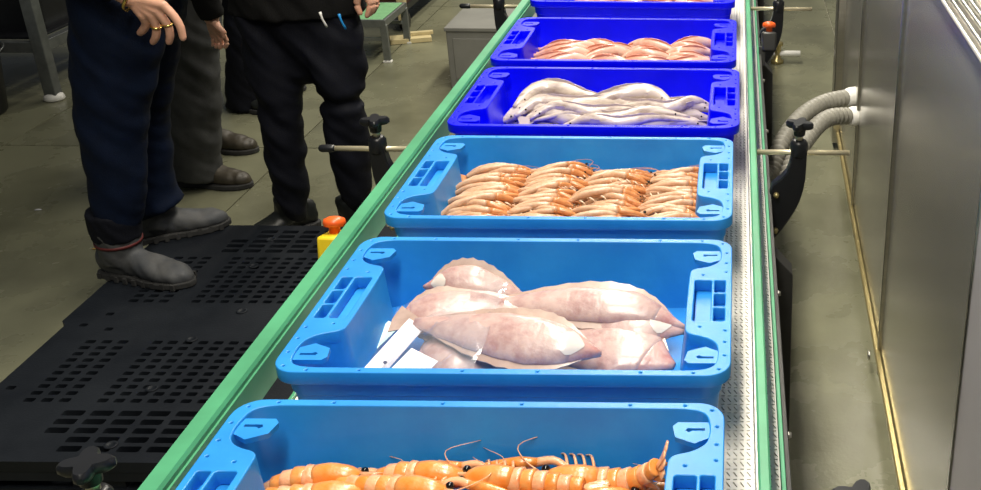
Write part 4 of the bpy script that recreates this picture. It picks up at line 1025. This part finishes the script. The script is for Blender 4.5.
p4, t4 = person(root4, 'person in black standing farthest back, mostly hidden by other people', dict(up=(1, 0, 0)), M_blackcloth, M_sweater,
    ([c4 + V((0, 0, 0.80)), c4 + V((0, 0, 0.94)), c4 + V((0, 0, 1.02))], [(0.15, 0.12), (0.18, 0.13), (0.17, 0.12)]), [n1, n2],
    ([c4 + V((0, 0, 0.95)), c4 + V((0, 0, 1.1)), c4 + V((0, 0, 1.26)), c4 + V((0, 0, 1.4)), c4 + V((0, 0, 1.5))], [(0.17, 0.125), (0.165, 0.12), (0.19, 0.13), (0.19, 0.115), (0.07, 0.07)]),
    (c4 + V((0.04, 0, 1.68)), V((1, -0.3, 0))), [a4, a4b], c4 + V((0, 0, 0.88)))
shoe(p4, tuple(root4), n1['heel'], n1['toe'], M_blackshoe)
shoe(p4, tuple(root4), n2['heel'], n2['toe'], M_blackshoe)

# ================================================================== HOSES
def hose(name, pts, label, r0=0.026, pitch=0.019):
    P = catmull(pts, 60); L = sum((P[i + 1] - P[i]).length for i in range(59)); n = int(L / pitch) * 4
    Q = catmull(pts, n); rad = [r0 * (1 + (0.12 if (i % 4) in (1, 2) else -0.16)) for i in range(n)]
    b = MB(tuple(Q[0])); b.tube(Q, rad, 14)
    r = empty(name, Q[0]); b.build('ribbed_tube', M_hose, r)
    e, d = Q[-1], (Q[-1] - Q[-3]).normalized()
    b = MB(tuple(Q[0])); b.tube([e - d * 0.075, e - d * 0.05, e - d * 0.045, e + d * 0.004], [r0 * 1.05, r0 * 1.25, r0 * 1.32, r0 * 1.32], 16); b.build('end_sleeve', M_white, r)
    tag(r, label, 'hose', 'ribbed hoses between conveyor and cabinet')
    return r
xw = 0.343 + 0.0223 * 3.5 + 0.012
hose('ribbed_hose', [V((0.02, 3.02, 0.38)), ony(768, 176, 3.05), ony(782, 143, 3.15), ony(801, 117, 3.28), ony(826, 102, 3.42), V((xw, 3.54, 0.43))], 'grey ribbed hose arching highest into the stainless cabinet')
hose('ribbed_hose', [V((0.02, 2.90, 0.33)), ony(776, 200, 2.93), ony(792, 165, 3.05), ony(808, 137, 3.16), ony(829, 118, 3.28), V((xw - 0.003, 3.40, 0.405))], 'grey ribbed hose with pale sleeve, the lower of the two', 0.026)

# ================================================================== LEFT AND FAR THINGS
# grey box on the floor by the conveyor
gb = empty('grey_box', (-1.09, 5.06, 0)); tag(gb, 'grey floor box with a flat lid beside the conveyor', 'box')
MB().box((0, 0, 0.142), (0.56, 0.37, 0.284)).build('body', M_greybox, gb, False, 0.004)
MB().box((0, 0, 0.293), (0.572, 0.385, 0.018)).build('lid', M_greybox, gb, False, 0.003)
MB().box((0, -0.187, 0.15), (0.50, 0.006, 0.2)).build('front_panel', M_greybox, gb, False, 0.002)

# low step with green top
st = empty('step_stool', (-2.06, 5.48, 0)); tag(st, 'low metal step with green grip top standing on the floor', 'step stool')
MB().box((0, 0, 0.222), (0.50, 0.36, 0.008)).build('grip_top', M_stooltop, st, False, 0.002)
MB().box((0, -0.185, 0.208), (0.54, 0.014, 0.036)).build('edge_frame', M_galv, st, False, 0.002)
MB().box((0, 0.185, 0.208), (0.54, 0.014, 0.036)).build('edge_frame', M_galv, st, False, 0.002)
for s in (1, -1):
    MB().box((s * 0.262, 0, 0.208), (0.014, 0.36, 0.036)).build('edge_frame', M_galv, st, False, 0.002)
    MB().box((0, s * 0.17, 0.12), (0.48, 0.012, 0.02)).build('cross_bar', M_galv, st, False, 0.002)
    for t in (1, -1):
        MB().box((s * 0.255, t * 0.18, 0.105), (0.036, 0.022, 0.19)).build('leg', M_galv, st, False, 0.003)
        MB().box((s * 0.255, t * 0.18, 0.005), (0.044, 0.03, 0.010)).build('foot', M_white, st, False, 0.002)
# brown board on a pale post behind it
bd = empty('brown_cart', (-1.98, 6.35, 0)); tag(bd, 'dark brown panelled trolley with pale corner post behind the step', 'trolley')
MB().box((-0.02, 0.1, 0.42), (0.22, 1.0, 0.60)).build('side_panel', M_brown, bd, False, 0.004)
MB().box((0.105, -0.50, 0.36), (0.045, 0.045, 0.58)).build('corner_post', M_cream, bd, False, 0.003)
for y in (-0.4, 0.5):
    MB().tube([(0.06, y, 0.05), (0.10, y, 0.05)], [0.05, 0.05], 18).build('wheel', M_black, bd)
    MB().box((0.08, y, 0.105), (0.03, 0.05, 0.05)).build('caster_fork', M_galv, bd, False)
MB().box((-0.02, 0.1, 0.125), (0.24, 1.02, 0.03)).build('deck', M_black, bd, False)
wd = empty('timber_offcut', (-1.80, 5.70, 0)); wd.rotation_euler = (0, 0, R(20)); tag(wd, 'cream timber offcut lying on the floor by the trolley', 'timber')
MB().box((0, 0, 0.014), (0.22, 0.10, 0.026)).build('plank', M_cream, wd, False, 0.002); MB().box((0.06, 0.02, 0.037), (0.13, 0.03, 0.018)).build('batten', M_cream, wd, False, 0.002)

# steel table at the far left
tb = empty('steel_table', (-3.9, 5.1, 0)); tag(tb, 'grey steel table with white rubber feet at the side of the hall', 'table')
for sx in (0.74, -0.74):
    for sy in (-0.44, 0.44):
        b = MB(); b.box((sx, sy, 0.45), (0.055, 0.055, 0.85)); lg = b.build('leg', M_galv, tb, False, 0.004)
        MB().lathe([(0.038, 0.0), (0.046, 0.008), (0.040, 0.026), (0.030, 0.034)], (sx, sy, 0), 16).build('rubber_foot', M_white, lg)
for sy in (-0.44, 0.44): MB().box((0, sy, 0.255), (1.44, 0.04, 0.05)).build('stretcher', M_galv, tb, False, 0.003)
for sx in (0.74, -0.74): MB().box((sx, 0, 0.255), (0.04, 0.84, 0.05)).build('stretcher', M_galv, tb, False, 0.003)
MB().box((0, 0, 0.89), (1.62, 1.02, 0.03)).build('table_top', M_galv, tb, False, 0.004)
MB().box((0, 0, 0.285), (1.42, 0.82, 0.012)).build('shelf', M_black, tb, False)
bn = empty('shade_tub', (-3.80, 5.12, 0.2915)); tag(bn, 'black tub added to stand for the dark shade under the steel table', 'tub')  # tub is made up: its black fills the shadow under the table
b = MB(); b.loft([[V((x * 1.0, y, z)) for x, y in rrect(-k * 0.62, -k * 0.36, k * 0.62, k * 0.36, 0.05)] for k, z in ((0.93, 0.0), (1.0, 0.50))]); b.build('body', M_black, bn, True, 0, 40)
b = MB(); b.loft([[V((x, y, z)) for x, y in rrect(-k * 0.62, -k * 0.36, k * 0.62, k * 0.36, 0.05)] for k, z in ((1.0, 0.47), (1.04, 0.475), (1.04, 0.50), (0.98, 0.505))]); b.build('rim', M_black, bn, True, 0, 40)
bk = empty('bucket', (-3.40, 4.45, 0)); tag(bk, 'black plastic bucket on the floor by the steel table', 'bucket')
MB().lathe([(0.125, 0.0), (0.135, 0.012), (0.160, 0.27), (0.170, 0.27), (0.170, 0.295), (0.155, 0.295), (0.128, 0.02)], (0, 0, 0), 28).build('body', M_black, bk, True, 0, 40)
b = MB(); b.tube([(-0.168, 0, 0.27), (-0.15, 0.10, 0.30), (0, 0.17, 0.31), (0.15, 0.10, 0.30), (0.168, 0, 0.27)], [0.004, 0.004], 6, 20); b.build('handle', M_galv, bk)

# pipe stub with brass valve on the floor at the far right
pp = empty('pipe_stub', (0.22, 5.35, 0)); tag(pp, 'short pale pipe with brass valve on the floor under the far conveyor', 'pipe')
MB().tube([(-0.16, 0, 0.05), (0.12, 0, 0.05)], [0.016, 0.016], 14).build('pipe', M_white, pp)
MB().lathe([(0.034, 0.0), (0.034, 0.018), (0.020, 0.02), (0.020, 0.09), (0.030, 0.095), (0.030, 0.110), (0.01, 0.115)], (0, 0, 0), 16).build('valve', M_brass, pp)

# scraps on floor
for (x, y, c, nm, lb) in ((38, 210, (0.8, 0.8, 0.85), 'scrap', 'white scrap on the floor near the table'), (96, 249, (0.7, 0.4, 0.1), 'scrap', 'orange scrap on the floor behind the grey boot')):
    q = onz(x, y, 0.003); b = MB(tuple(q)); b.tube([q - V((0.012, 0, 0)), q + V((0, 0.002, 0.001)), q + V((0.012, 0.004, 0))], [0.002, 0.0032, 0.0015], 6, 5)
    tag(b.build(nm, mat(nm + lb[:6], c, 0.6), None, loc=tuple(q)), lb, 'scrap')

# ================================================================== CEILING LAMPS
for (x, y, z, ln) in LAMPS:
    r = empty('ceiling_lamp', (x, y, z)); tag(r, 'white fluorescent lamp hanging above the hall', 'lamp', 'hanging lamps')
    MB().box((0, 0, 0.05), (0.34, 1.56, 0.06)).build('housing', M_lampw, r, False, 0.01)
    for s in (-0.6, 0.6): MB().cyl((0, s, 0.08), (0, s, 0.9), 0.004).build('suspension_wire', M_steel, r)
    ld = bpy.data.lights.new(ln, 'AREA'); ld.shape = 'RECTANGLE'; ld.size = 0.30; ld.size_y = 1.5; ld.energy = LAMPW; ld.color = LAMPCOL
    lo = bpy.data.objects.new(ln, ld); COL.objects.link(lo); lo.parent = r; lo.location = (0, 0, 0.015)
